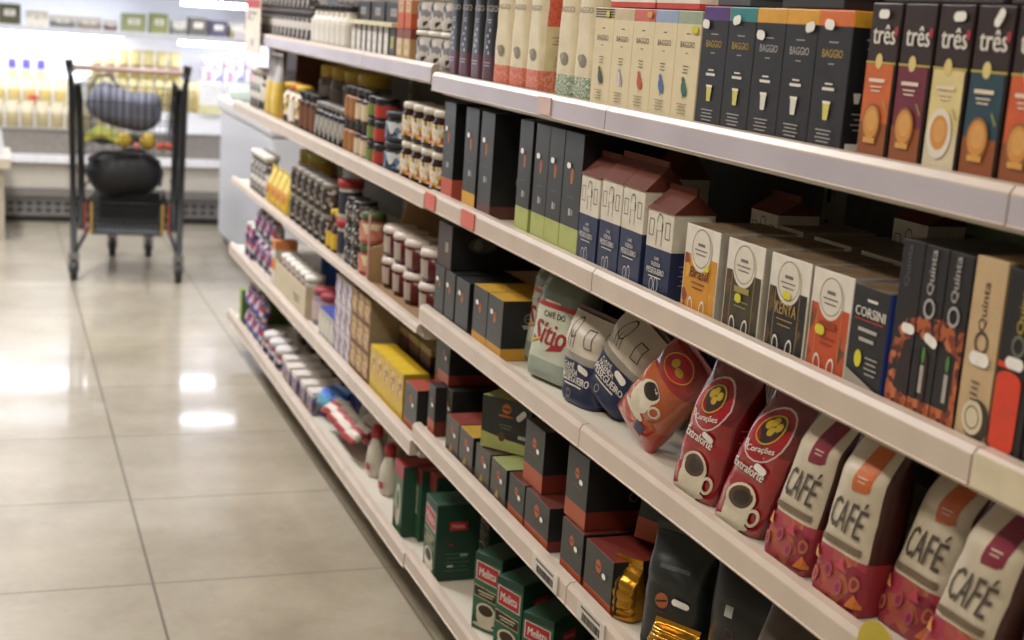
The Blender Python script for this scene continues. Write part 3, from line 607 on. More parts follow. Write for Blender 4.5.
def redbag(nm, Y, X, tw, lean, seed):
    t = thing('coffee_bag', nm, 'coffee bag', 'glossy bags of ground coffee')
    b = Bag(.114, .07, .205, .66, wr=.003, seed=seed, n0=4, lean=lean); R1 = M('#90121c', .2, coat=.6, bump=.5)
    b.build(t, [(.6, R1), (1, M('#640e16', .2, coat=.6, bump=.5))], side=[(1, M('#6a0f18', .25, coat=.5))])
    d = D(b.front); u0 = -.002
    d.ell(u0, .146, .040, .040, M('#d0b8b0', .3), .3); d.ell(u0, .146, .0375, .0375, M('#98101f', .25), .3)
    GO = M('#cfae38', .28, .5); d.ell(u0-.006, .163, .011, .012, DKC, .3); d.ell(u0+.009, .160, .012, .012, DKC, .3); d.put([(u0-.024, .158), (u0+.0, .128), (u0+.028, .162), (u0+.012, .172), (u0-.010, .174)], [(0, 1, 2, 3, 4)], DKC)
    for a, c in ((-.009, .160), (.001, .152), (.010, .160), (-.002, .165)): d.ell(u0+a, c, .0062, .0062, GO, .4)
    d.ring(u0, .154, .024, .021, GO, .10, .3)
    d.text('3', u0-.028, .127, .007, .011, WI, .4); d.text('Corações', u0+.002, .125, .052, .011, WI, .15, bold=.0009); d.text('Extraforte', -.006, .094, .066, .014, WI, -.12, bold=.001)
    d.ell(.002, .030, .028, .036, CW); d.ell(.002, .050, .029, .023, CW); d.ell(.002, .052, .023, .017, M('#4a3420', .3)); d.ell(.004, .052, .015, .011, DKC); d.ring(.036, .030, .011, .014, CW, .35); d.ell(0, .011, .036, .007, CW)
    d.build(t); s = D(b.side); s.lines(.038, .12, .04, 9, .009, .0018, M('#a05a58')); s.build(t, 'side_label')
    sticker(t, .016, .100, b.front, w=.015, h=.010, rot=-.3, off=.004); return put(t, z3, Y, X, tw)
redbag('glossy red coffee bag with gold emblem and white cup, left of the pair', 1.728, .940, 8, .24, 41)
redbag('glossy red coffee bag with gold emblem and white cup, right of the pair', 1.600, .940, 7, .40, 44)
PINK = PAT(['#8c2a3a', '#a44a44', '#a03448', '#a45c3a', '#8c2238', '#a86a48'], 40, .4)
def cafe(nm, Y, X, tw, lean, rib, seed):
    t = thing('coffee_bag', nm, 'coffee bag', 'white coffee bags with pink patchwork base')
    b = Bag(.098, .056, .208, .80, wr=.0022, seed=seed, n0=5, taper=.94, lean=lean)
    b.build(t, [(.33, PINK), (1, M('#c2b7a2', .35))], side=[(.33, M('#8f2a34')), (1, M('#3b1a18', .35))], fin=.012)
    d = D(b.front); tx = M('#4a4038', .5)
    d.rect(.010, .178, .030, .050, M(rib, .4)); d.poly([(-.005, .156), (.025, .156), (.020, .151), (-.003, .149)], M(rib, .4)); d.lines(.010, .168, .016, 2, .005, .0018, M('#c9b0a0'))
    for k, (ch, w_) in enumerate((('C', .017), ('A', .018), ('F', .014), ('É', .015))): d.text(ch, -.026+k*.0165, .115+(.003 if ch == 'É' else 0), w_*.84, .040 if ch != 'É' else .047, tx, shear=.12, bold=.0008)
    d.rect(-.002, .080, .074, .008, M('#6d5c48')); 
    for k in range(4): d.ell(-.036+k*.024, .028+.014*(k % 2), .007, .010, M(['#b0664a', '#a84a58', '#a04a68', '#b06a48'][k])); d.ell(-.036+k*.024, .028+.014*(k % 2), .004, .006, M('#8c2a3c'))
    d.put([(-.05, .05), (-.03, .05), (-.04, .066)], [(0, 1, 2)], M('#cf8a4a')); d.put([(.0, .052), (.02, .05), (.01, .068)], [(0, 1, 2)], M('#c04058')); d.put([(.03, .012), (.052, .012), (.04, .03)], [(0, 1, 2)], M('#cf7a3a'))
    d.build(t); return put(t, z3, Y, X, tw)
cafe('white coffee bag with maroon ribbon, leftmost, leaning beside the red bag', 1.466, .938, 3, .28, '#762034', 51)
cafe('white coffee bag with orange ribbon, second, in front of a dark gap', 1.342, .934, 3, .16, '#b8602c', 52)
cafe('white coffee bag with orange ribbon, third, behind its maroon ribboned neighbour', 1.236, .955, 3, .28, '#b85c2a', 53)
cafe('white coffee bag with maroon ribbon, fourth, in the bottom right corner', 1.134, .937, 3, .28, '#7a2236', 54)
t = thing('coffee_bag', 'pale cream coffee bag with orange panel cut by the right edge', 'coffee bag', 'white coffee bags with pink patchwork base')
b = Bag(.11, .08, .20, .6, seed=60); b.build(t, [(1, M('#b5ab92', .4))]); d = D(b.front); d.rect(.012, .10, .05, .09, M('#c08a3c')); d.rect(.012, .11, .03, .03, M('#cf9a4c')); d.build(t); put(t, z3, .99, .95, 5)
t = thing('coffee_bag', 'black coffee bag in the dark gap behind the white bags', 'coffee bag', 'dark bags behind the third shelf front row')
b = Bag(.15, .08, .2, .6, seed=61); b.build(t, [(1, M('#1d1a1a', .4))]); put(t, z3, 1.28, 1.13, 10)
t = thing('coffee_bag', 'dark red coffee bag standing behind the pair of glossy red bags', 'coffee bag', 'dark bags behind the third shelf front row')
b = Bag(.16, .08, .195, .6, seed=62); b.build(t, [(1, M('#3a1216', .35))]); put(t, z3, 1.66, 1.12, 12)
t = thing('shelf_talker', 'round topped yellow green promotion tag on the rail below the white bags', 'price tag', 'promotion tags on the shelf rails')
g = G(); Yc = 1.185; P = [(.8925, Yc+.036*math.cos(a), z3+.008+.034*math.sin(a)) for a in [PI*k/12 for k in range(13)]]
P = P+[(.8925, Yc-.036, z3-.05), (.8925, Yc+.036, z3-.05)]
g.face(list(P), M('#b3a02e', .4)); g.face([(x+.0022, y, z) for x, y, z in reversed(P)], M('#b9b09a'))
for p, q in zip(P, P[1:]+P[:1]): g.face([(p[0], p[1], p[2]), (p[0]+.0022, p[1], p[2]), (q[0]+.0022, q[1], q[2]), (q[0], q[1], q[2])], M('#c9b9a0'))
g.build('card', t)
g = G(); g.box(.8915, .8923, Yc+.004, Yc+.026, z3-.025, z3+.008, M('#4c6a34')); g.box(.8915, .8923, Yc-.026, Yc-.002, z3-.030, z3+.004, M('#c9c9b4')); g.build('printed_label', t)
# ------------------------------------------------------------------ fourth shelf, near bays
z4 = SH[4]; ORB = M('#a04a26', .45)
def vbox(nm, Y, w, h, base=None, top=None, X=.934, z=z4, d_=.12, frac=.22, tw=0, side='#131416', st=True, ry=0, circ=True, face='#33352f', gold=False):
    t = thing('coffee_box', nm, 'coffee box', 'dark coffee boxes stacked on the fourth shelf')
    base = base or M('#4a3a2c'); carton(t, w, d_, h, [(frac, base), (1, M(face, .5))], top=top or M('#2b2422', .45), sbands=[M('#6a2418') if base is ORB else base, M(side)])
    d = D(FR); d.ell(0, h*.70, w*.10, w*.10, M('#b0552c')); d.rect(0, h*.70, w*.14, w*.03, M('#33352f'), n=1); d.lines(0, h*.52, w*.4, 1, .004, .0016, M('#7a4a30'))
    if gold: d.put([(-w*.2, h*.1), (w*.1, h*.14), (w*.02, h*.34)], [(0, 1, 2)], M('#a3824a'))
    d.build(t)
    if st: sticker(t, w*.24, h*.62, w=.006, h=.009)
    if circ: s = D(SD(w/2)); s.ring(d_*.62, h*.45, .009, .009, M('#6a6a6a'), .3); s.build(t, 'side_label')
    put(t, z, Y, X, tw, ry=ry); return t
vbox('narrow dark box standing between the stacked boxes and the low pair', 2.892, .055, .115, X=.95, face='#3a3b36')
vbox('dark box with orange edged base stacked at the left end above the rail', 2.940, .080, .095, ORB, z=z4+.118, d_=.24, frac=.25, X=.95)
vbox('wide dark box carrying the stacked one at the left end', 2.962, .050, .115, ORB, d_=.24, frac=.3)
vbox('low dark box with reddish top edge, left of the low pair', 2.800, .088, .082, M('#4a4036'), M('#7a3226'), X=.934, face='#4c4a42', gold=True)
vbox('low dark box with yellow top edge, right of the low pair', 2.704, .090, .082, M('#4a4036'), M('#b08a2c'), X=.934, face='#4c4a42', gold=True)
vbox('low dark box under the green edged box, left one', 2.594, .088, .080, M('#4a4036'), M('#4c3a30'), face='#45443c', gold=True)
vbox('low dark box under the green edged box, right one', 2.496, .088, .080, M('#4a4036'), M('#8c945c'), face='#45443c', gold=True)
t = thing('coffee_box', 'dark green edged coffee box turned to the aisle on top of low boxes', 'coffee box', 'dark coffee boxes stacked on the fourth shelf')
GE = M('#9aa060', .45); w, h = .116, .108
carton(t, w, .07, h, [(.12, GE), (1, M('#1d231f', .4))], top=GE); d = D(FR); d.put([(-w/2+.001, .012), (w/2-.001, .012), (w/2-.001, .022), (0, .026), (-w/2+.001, .034)], [(0, 1, 2, 3, 4)], GE); d.ell(0, .088, .011, .010, M('#c0692c')); d.rect(0, .088, .018, .003, M('#1d231f'), n=1); d.lines(0, .073, .034, 1, .004, .004, M('#a0552c')); d.lines(0, .054, .03, 2, .006, .0015, M('#6d6e60')); d.ell(-.008, .030, .008, .010, M('#4a3420')); d.ell(.010, .032, .010, .007, M('#2a1a14')); d.rect(.040, .036, .018, .007, M('#a8a89c')); d.build(t); sticker(t, .036, .080, w=.016, h=.012, rot=.8)
put(t, z4+.0825, 2.530, .955, 38)
vbox('low dark box with orange base and edge, under the left tall dark box', 2.392, .084, .083, ORB, M('#5a2618'), frac=.25)
vbox('low dark box with orange base, beside it under the same stack', 2.282, .120, .083, ORB, M('#5a2618'), frac=.25)
vbox('dark box with broad orange base stacked in the middle of the shelf', 2.345, .098, .118, ORB, z=z4+.084, frac=.30, d_=.13, X=.945)
vbox('low dark box with orange base, left one under the right tall box', 2.112, .094, .093, ORB, M('#5e281a'), frac=.2)
vbox('low dark box with orange base and red top, right one beside the gold pouch', 1.995, .112, .093, ORB, M('#6c261e'), frac=.2)
vbox('dark box with orange base stacked to the left of the tilted box', 2.125, .092, .125, ORB, z=z4+.094, frac=.26, d_=.14, X=.940)
t = vbox('dark box with orange base lying askew on top under the shelf above', 1.93, .115, .088, ORB, z=z4+.10, frac=.42, d_=.10, X=1.02, tw=42, st=False, circ=False, face='#26292a', ry=7)
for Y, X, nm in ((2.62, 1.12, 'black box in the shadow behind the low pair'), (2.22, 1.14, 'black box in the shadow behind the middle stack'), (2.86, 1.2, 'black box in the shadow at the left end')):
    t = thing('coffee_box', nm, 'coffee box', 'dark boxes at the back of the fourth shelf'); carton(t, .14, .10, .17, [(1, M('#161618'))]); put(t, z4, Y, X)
t = thing('coffee_pouch', 'large matt black coffee pouch with orange roundel and white sticker', 'coffee bag', 'pouches on the fourth shelf')
b = Bag(.108, .07, .185, .66, wr=.004, seed=71, n0=3); b.build(t, [(1, M('#1e2321', .32))]); d = D(b.front); d.ell(-.012, .088, .011, .012, M('#a0562c')); d.rect(-.012, .088, .018, .003, M('#1e2321'), .3); d.lines(-.012, .070, .02, 1, .004, .003, M('#5c2a22')); d.lines(0, .140, .05, 1, .008, .006, M('#3a3f3d')); d.build(t); sticker(t, .020, .092, b.front, w=.018, h=.011, rot=-.1, off=.004)
put(t, z4, 1.765, .945, 34, ry=2)
t = thing('coffee_pouch', 'black coffee pouch standing behind the roundel pouch with square white label', 'coffee bag', 'pouches on the fourth shelf')
b = Bag(.15, .08, .20, .7, wr=.003, seed=72, n0=3); b.build(t, [(1, M('#17191a', .35))]); d = D(b.front); d.rect(-.030, .128, .014, .016, M('#a9aaa6')); d.ring(-.026, .095, .008, .010, M('#4c3028'), .3); d.build(t); put(t, z4, 1.61, .99, 30)
t = thing('coffee_pouch', 'brown coffee pouch leaning under the third shelf beside a white slip', 'coffee bag', 'pouches on the fourth shelf')
b = Bag(.12, .07, .19, .6, wr=.003, seed=73); b.build(t, [(1, M('#4a3c34', .4))]); d = D(b.front); d.ring(0, .12, .014, .018, M('#6a5a50'), .15); d.ring(0, .12, .008, .010, M('#6a5a50'), .2); d.build(t); put(t, z4+.006, 1.475, .95, 25, ry=10)
t = thing('paper_slip', 'white paper slip standing between black and brown pouches', 'paper', None); g = G(); g.box(-.016, .016, 0, .0025, 0, .085, M('#b5b2aa')); g.build('sheet', t); d = D(FR); d.lines(0, .07, .02, 5, .008, .0016, M('#7c7a76')); d.build(t); put(t, z4, 1.545, .935, 30, ry=6)
GF = M('#b8862c', .25, .85, bump=.8)
t = thing('coffee_pouch', 'gold foil pouch with black stripe standing beside the orange based boxes', 'coffee bag', 'gold foil pouches')
b = Bag(.055, .045, .088, .55, wr=.004, seed=75, n0=3); b.build(t, [(1, GF)]); d = D(b.front); d.rect(-.006, .042, .004, .07, M('#1c1712'), n=4); d.build(t); put(t, z4, 1.902, .932, 26, ry=-2)
t = thing('coffee_pouch', 'crumpled gold foil pouch lying in front of the roundel pouch', 'coffee bag', 'gold foil pouches')
b = Bag(.08, .05, .042, .35, wr=.006, seed=76, n0=2.6); b.build(t, [(1, GF)], fin=.006); put(t, z4, 1.725, .922, 30, rx=-20)
# ------------------------------------------------------------------ base shelf, near bays
z5 = SH[5]; MG = M('#1c4a34', .4); MG2 = M('#2c5f42', .4); MR = M('#a8202c', .4)
def mel(nm, Y, X, tw, w=.074, d_=.105, h=.168, back=False, red=False, z=z5):
    t = thing('coffee_brick', nm, 'coffee pack', 'green vacuum packed coffee bricks')
    carton(t, w, d_, h, [(.90, MG2 if not back else MG), (1, MR if red else M('#173c2a'))], top=MR if red else M('#1c4030'), side=M('#153828', .4), bevel=.002)
    d = D(FR); d.put([(-w*.42, h*.66), (w*.42, h*.62), (w*.42, h*.86), (-w*.42, h*.90)], [(0, 1, 2, 3)], WI); d.put([(-w*.39, h*.67), (w*.39, h*.634), (w*.39, h*.85), (-w*.39, h*.887)], [(0, 1, 2, 3)], MR); d.text('Melitta', 0, h*.76, w*.62, h*.11, WI, -.05, bold=.001)
    d.put([(-w*.45, h*.44), (w*.42, h*.40), (w*.42, h*.54), (-w*.45, h*.59)], [(0, 1, 2, 3)], M('#cfc8a8')); d.put([(-w*.44, h*.45), (w*.41, h*.41), (w*.41, h*.53), (-w*.44, h*.58)], [(0, 1, 2, 3)], M('#2c2418')); d.rect(0, h*.51, w*.6, h*.016, M('#cfc8a8'), -.05, n=1); d.rect(0, h*.475, w*.5, h*.012, M('#cfc8a8'), -.05, n=1)
    d.ell(.002, h*.20, w*.34, h*.14, CW); d.ell(.002, h*.28, w*.35, h*.10, CW); d.ell(.002, h*.285, w*.27, h*.07, M('#3a2a18')); d.ring(w*.36, h*.20, w*.10, h*.07, CW, .4); d.ell(-.002, h*.08, w*.40, h*.03, CW); d.build(t)
    s = D(SD(w/2)); s.rect(d_*.5, h*.72, .042, .020, MR); s.text('Melitta', d_*.5, h*.72, .030, .009, M('#d8b0a8')); s.rect(d_*.35, h*.48, .008, .004, M('#a8202c'))
    s.lines(d_*.5, h*.36, .06, 5, .010, .0022, M('#3f6a52')); s.rect(d_*.65, h*.34, .018, .005, M('#8fa89a')); s.rect(d_*.35, h*.20, .014, .005, M('#b9c0b0')); s.build(t, 'side_label')
    put(t, z, Y, X, tw); return t
mel('green coffee brick standing alone at the left end of the base shelf', 2.915, .934, 0, w=.088, h=.182)
mel('green coffee brick behind the lone one, only its edge in view', 2.905, 1.06, 0, back=True, w=.080)
mel('green coffee brick with cup picture, leftmost of three at the bottom edge', 2.565, .952, 30)
mel('green coffee brick with cup picture, middle of three at the bottom edge', 2.435, .952, 26)
mel('green coffee brick, rightmost of three and turned, near the barcode tags', 2.30, .962, 32, h=.150)
mel('green coffee brick with red top in the second row behind the leftmost', 2.66, 1.08, 20, back=True, red=True, h=.172)
mel('green coffee brick in the second row between the front ones', 2.50, 1.10, 20, back=True, red=True)
t = thing('coffee_pack', 'dark pack with blue rounded corner low behind the barcode tags', 'coffee pack', None); carton(t, .12, .1, .13, [(1, M('#17191b'))]); g = G(); g.lathe([(.012, 0), (.014, .03), (.008, .05)], M('#3a4a9c'), 12, (.02, .02, .131)); g.build('blue_cap', t); put(t, z5, 2.09, .965, 10)
# ------------------------------------------------------------------ far bays
def P_jar(name, cat, group, r, h, body, lid, lab=None, lidh=.18, lr=.92, seg=14, sticker_=False):
    def f():
        t = thing(name, 'x', cat, group)
        c = (0, r, 0)
        g = G(); hb = h*(1-lidh); g.lathe([(r*.9, 0), (r, .006), (r, hb-.012), (r*.86, hb-.002), (r*.86, hb)], body, seg, c); g.build('jar_body', t)
        g = G(); g.lathe([(r*lr, hb+.0005), (r*lr, h-.003), (r*lr-.003, h)], lid, seg, c); g.build('lid', t)
        if lab: g = G(); g.lathe([(r+.0008, h*.14), (r+.0008, h*.66)], lab, seg, c); g.f = g.f[:seg]; g.m = g.m[:seg]; g.sm = g.sm[:seg]; g.build('paper_label', t)
        return t
    return f
def P_bottle(name, cat, group, r, h, body, cap, lab=None, neck=.32, nr=.45, caph=.14, seg=12):
    def f():
        t = thing(name, 'x', cat, group); c = (0, r, 0); hs = h*(1-neck)
        g = G(); g.lathe([(r*.92, 0), (r, .005), (r, hs*.92), (r*.8, hs), (r*nr, h*(1-caph)-.012), (r*nr, h*(1-caph))], body, seg, c); g.build('bottle_body', t)
        g = G(); g.lathe([(r*nr*1.2, h*(1-caph)+.0005), (r*nr*1.2, h-.002), (r*nr, h)], cap, seg, c); g.build('cap', t)
        if lab: g = G(); g.lathe([(r+.0008, hs*.15), (r+.0008, hs*.8)], lab, seg, c); g.f = g.f[:seg]; g.m = g.m[:seg]; g.sm = g.sm[:seg]; g.build('paper_label', t)
        return t
    return f
def P_box(name, cat, group, w, d_, h, bands, top=None, patch=None, side=None):
    def f():
        t = thing(name, 'x', cat, group); carton(t, w, d_, h, bands, top=top, side=side, bevel=0)
        if patch: d = D(FR); d.rect(patch[0]*w, patch[1]*h, patch[2]*w, patch[3]*h, patch[4], n=1); d.lines(patch[0]*w, patch[1]*h+h*.04, patch[2]*w*.6, 2, h*.08, h*.03, M('#55504c')); d.build(t)
        return t
    return f
def P_bag(name, cat, group, w, d_, h, bands, pill=False, lab=None, full=.5):
    def f():
        t = thing(name, 'x', cat, group); b = Bag(w, d_, h, full, seed=int(w*1000), pillow=pill); b.build(t, bands, L=12, S=20)
        if lab: d = D(b.front); d.rect(0, h*.45, w*.6, h*.3, lab); d.build(t)
        return t
    return f
BW = PAT(['#d8d4cc', '#2a2628', '#c9c4bb', '#3a3436', '#d8d4cc', '#8a8480'], 55, .5, (1, 1, 3))
BW2 = PAT(['#cfcac2', '#bdb8b0', '#3a3638', '#cfcac2'], 45, .5, (1, 1, 1))
COLP = PAT(['#c9a23c', '#a83a2c', '#d8d0c0', '#2c4c3a', '#3a2a24', '#d8d0c0'], 70, .5)
DARKP = PAT(['#2a2422', '#4a3c34', '#8a8078', '#1c1a1a', '#b9b0a4', '#3a302a'], 80, .45)
PURP = PAT(['#4a3a6c', '#c9c4cc', '#8a86a4', '#2c2440', '#d8d4d4', '#a83a4a'], 50, .5)
BROWNG = M('#3a2418', .2); DK = M('#1c1a1c', .35); WCAP = M('#d8d4cc', .4)
F1, F2, F3, F4, F5 = (FS[i] for i in (1, 2, 3, 4, 5))
# -- top shelf
row(P_bag('snack_pouch', 'pouch', 'orange pouches at the far end of the top shelf', .10, .06, .20, [(.7, M('#b06a34', .4)), (1, M('#8c4a28', .4))], lab=M('#cf9a5c')), [5.60, 5.50], F1, .935, 'orange brown pouch at the far end of the top shelf, {p}')
row(P_jar('spice_jar', 'jar', 'tall striped jars on the far top shelf', .030, .098, BW, M('#3a3436'), BW2), lin_(5.38, 4.52, 13), F1, .935, 'small black and white spice jar in the far top row, {t}, {p}', 2, .1005)
row(P_bottle('spice_bottle', 'bottle', 'white labelled spice bottles on the far top shelf', .028, .125, M('#c9c2b6'), DK, M('#d8d4cc'), nr=.6), lin_(4.44, 4.02, 7), F1, .935, 'white spice bottle with black foot in the far top row, {p}')
row(P_jar('spice_jar', 'jar', 'dark jars behind the spice bottles', .032, .15, DARKP, M('#8a8480'), None), lin_(4.42, 4.0, 6), F1, 1.01, 'dark jar rising behind the white spice bottles, {p}')
t = thing('display_tray', 'long cream lidded display tray holding slim white labelled packs', 'display tray', None)
g = G(); g.box(-.235, .235, 0, .15, .0, .004, M('#b9b096')); g.box(-.235, .235, .12, .15, .004, .078, M('#8c8468')); g.build('tray_base', t)
g = G(); g.box(-.24, .24, -.004, .154, .078, .088, M('#c9c29a')); g.build('tray_lid', t); put(t, F1, 3.70)
row(P_box('slim_pack', 'pack', 'slim packs in the cream display tray', .040, .09, .072, [(1, M('#cdc8bf'))], side=M('#1d1b1d'), patch=(0, .45, .4, .5, M('#e0dcd4'))), lin_(3.90, 3.55, 7), F1+.0045, .940, 'slim white pack in the cream display tray, {p}')
row(P_box('slim_pack', 'pack', 'dark pack closing the cream display tray', .055, .1, .072, [(1, M('#3a3c38'))], patch=(0, .5, .4, .4, M('#b9b43c'))), [3.487], F1+.0045, .940, 'dark slim pack with yellow green dot at the end of the display tray')
row(P_box('stacked_case', 'box', 'black cases above the display tray', .14, .12, .05, [(1, M('#22201f'))], top=M('#8a8680'), patch=(0, .5, .4, .4, M('#8a8680'))), [3.88, 3.72, 3.56], F1+.0885, .96, 'black case with grey label on top of the display tray, {p}', 1)
row(P_box('tea_box', 'box', 'orange and tan boxes near the end of the far top shelf', .058, .09, .078, [(.7, M('#b08a5c')), (1, M('#7a3a24'))], patch=(0, .45, .6, .5, M('#c9b890'))), [3.40, 3.335], F1, .935, 'tan tea box with pale circle on the far top shelf, {p} of the lower pair')
row(P_box('tea_box', 'box', 'orange and tan boxes near the end of the far top shelf', .058, .09, .078, [(.45, M('#b8501c')), (.85, M('#b87a4c')), (1, M('#ddd6c9'))], patch=(0, .65, .6, .3, M('#c9a882'))), [3.40, 3.335], F1+.0785, .935, 'orange and white tea box, {p} of the upper pair')
row(P_jar('white_tub', 'jar', 'white printed tubs at the near end of the far top shelf', .040, .078, PAT(['#d0ccc6', '#c9c5c0', '#2c2c30', '#d0ccc6', '#8a8a90'], 70, .4), M('#ddd9d2'), None, lidh=.14, lr=1.03), [3.245, 3.145, 3.05], F1, .935, 'white tub with black print on the far top shelf, {t}, {p}', 3, .0795)
# -- second shelf
row(P_bottle('syrup_bottle', 'bottle', 'grey white bottles at the far end', .032, .155, BW2, M('#d0ccc4'), None, nr=.8), [5.53, 5.45, 5.37], F2, .935, 'grey and white bottle at the far end of the second shelf, {p}')
row(P_box('brown_carton', 'box', 'brown cartons', .12, .2, .25, [(1, M('#6a3a20'))], top=M('#7a4a2a')), [5.58], F2, 1.02, 'tall brown carton standing at the far end behind the grey bottles')
row(P_box('brown_carton', 'box', 'brown cartons', .18, .2, .25, [(1, M('#5a3018'))]), [5.32], F2, 1.05, 'dark brown carton behind the yellow packs at the far end')
row(P_bag('yellow_pack', 'pouch', 'tall yellow packs', .10, .05, .215, [(.6, M('#c2a23c', .4)), (1, M('#a9a4a0', .35))], full=.35), [5.18, 5.06], F2, .935, 'tall narrow yellow pack with silvery top, {p} of two')
row(P_jar('honey_jar', 'jar', 'large yellow topped jars', .055, .20, M('#6a5f5a', .2), M('#b89a2c'), M('#8a8680'), lidh=.2), [4.86, 4.68, 4.50, 4.32], F2, 1.06, 'large jar with yellow top behind the small bottles, {p}')
caps = [('#c9a63c', 'yellow capped'), ('#c46a2c', 'orange capped'), ('#d0b030', 'bright yellow capped')]
for i, (Y, (c, nm)) in enumerate(zip((4.86, 4.76, 4.665), caps)): row(P_bottle('sauce_bottle', 'bottle', 'small sauce bottles', .034, .138, COLP, M(c), M('#d8d2c4') if i == 1 else None, nr=.72, neck=.26), [Y], F2, .935, f'small {nm} sauce bottle beside the yellow packs')
row(P_bottle('sauce_bottle', 'bottle', 'small dark capped sauce bottles', .030, .128, M('#3a2418', .3), DK, M('#6a4028'), nr=.8, neck=.2), lin_(4.585, 4.41, 3), F2, .935, 'small orange brown sauce bottle with dark cap, {p}')
row(P_bottle('dark_bottle', 'bottle', 'slim dark bottles on the second far shelf', .0265, .114, M('#1f1c1e', .25), M('#8a8684', .3, .5), PAT(['#2a2628', '#a8a49c', '#1c1a1c'], 90, .5, (1, 1, .2)), nr=.7, neck=.2), lin_(4.335, 4.02, 6), F2, .935, 'slim dark bottle with silver cap on the second shelf, {p}')
row(P_bottle('pepper_grinder', 'grinder', 'tan spice grinders in two tiers', .027, .092, M('#8a5a34', .3), DK, M('#9a6a3c'), nr=.75, neck=.28, caph=.22), [3.945, 3.885], F2, .935, 'tan spice grinder with black cap, {t}, {p}', 2, .0935)
row(P_bottle('pepper_grinder', 'grinder', 'dark spice grinders in two tiers', .027, .092, M('#3a2420', .3), DK, M('#c9b89a'), nr=.75, neck=.28, caph=.22), [3.815, 3.745], F2, .935, 'dark brown spice grinder with pale label, {t}, {p}', 2, .0935)
for c, nm, Y in (('#6a7a34', 'green', 3.675), ('#a83428', 'red', 3.60)): row(P_jar('tea_tin', 'tin', f'{nm} tins', .033, .058, M('#1f1d1f'), DK, M(c), lidh=.2, lr=.98), [Y], F2, .935, f'{nm} labelled black tin on the second shelf, '+'{t}', 3, .059)
row(P_jar('tea_tin', 'tin', 'blue tins', .055, .075, M('#28303c'), M('#1d2026'), PAT(['#5a7a9a', '#2a3442', '#c9ccd0'], 60, .5), lidh=.2, lr=1.0), [3.485], F2, .935, 'wide blue grey tin beside the glass jars, {t}', 2, .076)
row(P_jar('jam_jar', 'jar', 'glass jars with white spotted labels', .039, .092, M('#2c1512', .15), M('#cfc8ba'), PAT(['#d6d0c4', '#cfc8bc', '#c03a34', '#d6d0c4', '#4a5a34', '#cfa63c'], 120, .5), lidh=.17, lr=.96), [3.33, 3.245, 3.16, 3.075], F2, .935, 'jam jar with white spotted label at the near end, {t}, {p}', 2, .0935)
# -- third shelf
row(P_bottle('cream_bottle', 'bottle', 'white and dark bottles at the far end of the third shelf', .034, .155, BW, M('#d8d4cc'), None, nr=.8), [5.47, 5.39, 5.31, 5.23], F3, .935, 'white and black bottle at the far end of the third shelf, {p}')
row(P_bag('yellow_pouch', 'pouch', 'yellow pouches on the third shelf', .085, .05, .125, [(.5, M('#c9a62c', .4)), (1, M('#cfb44c', .4))], lab=M('#c06a3c')), [5.09, 4.99, 4.89, 4.79], F3, .935, 'yellow pouch with orange label on the third shelf, {p}')
row(P_jar('mustard_jar', 'jar', 'large yellow jar behind the pouches', .055, .20, M('#b88a2c', .3), M('#a9a24c'), M('#c05a34'), lidh=.15), [4.98, 4.83], F3, 1.02, 'large yellow jar behind the yellow pouches, {p}')
row(P_jar('dark_jar', 'jar', 'dark jars in two tiers on the third shelf', .036, .092, DARKP, M('#8a857c', .35), None), lin_(4.68, 4.20, 6), F3, .935, 'dark jar with busy label on the third shelf, {t}, {p}', 2, .0935)
row(P_bottle('sauce_bottle', 'bottle', 'brown sauce bottles with yellow labels', .03, .118, M('#3a1c10', .2), M('#c9a62c'), M('#c9a62c'), nr=.5, neck=.4), [4.115, 4.05], F3, .935, 'brown sauce bottle with bright yellow label, {p}')
row(P_bottle('red_cap_bottle', 'bottle', 'white bottles with red caps', .034, .112, M('#c9c4bc', .35), M('#a02428'), M('#2a2c3a'), nr=.95, neck=.12, caph=.2), [3.965], F3, .935, 'white bottle with red cap and dark label, {t}', 2, .1135)
row(P_jar('dark_jar', 'jar', 'patterned dark jars beside the kraft display', .036, .062, PAT(['#2a2626', '#b9b4ac', '#1c1a1a', '#6a6460'], 110, .4), DK, None), [3.875, 3.795], F3, .935, 'small patterned dark jar, {t}, {p}', 3, .063)
row(P_jar('salsa_jar', 'jar', 'salmon labelled jars beside the kraft display', .036, .085, M('#a85a44', .3), M('#4c5a34'), PAT(['#c4705c', '#c98a74', '#d8cfae'], 50, .5), lidh=.25), [3.70], F3, .935, 'salmon coloured jar with green lid beside the kraft display, {t}', 2, .0865)
t = thing('display_box', 'kraft cardboard display box with cut out side, holding red tubs', 'display box', None)
K_ = M('#a98a62', .7); K2 = M('#8a6c48', .7); g = G()
for x0 in (-.28,):
    P = [(0, 0), (.30, 0), (.30, .235), (.10, .235), (.07, .13), (.03, .10), (0, .09)]
    g.face([(x0, y, z) for y, z in reversed(P)], K_); g.face([(x0+.006, y, z) for y, z in P], K_)
    for (a, b), (c, d_) in zip(P, P[1:]+P[:1]): g.face([(x0, a, b), (x0+.006, a, b), (x0+.006, c, d_), (x0, c, d_)], K_)
g.box(-.274, .27, .296, .30, 0, .235, K2); g.box(-.274, .27, 0, .296, 0, .003, K2); g.build('cardboard', t)
g = G(); g.box(-.28, -.274, -.005, -.0005, 0, .18, M('#c99a94')); g.build('printed_edge', t); put(t, F3, 3.31, .935)
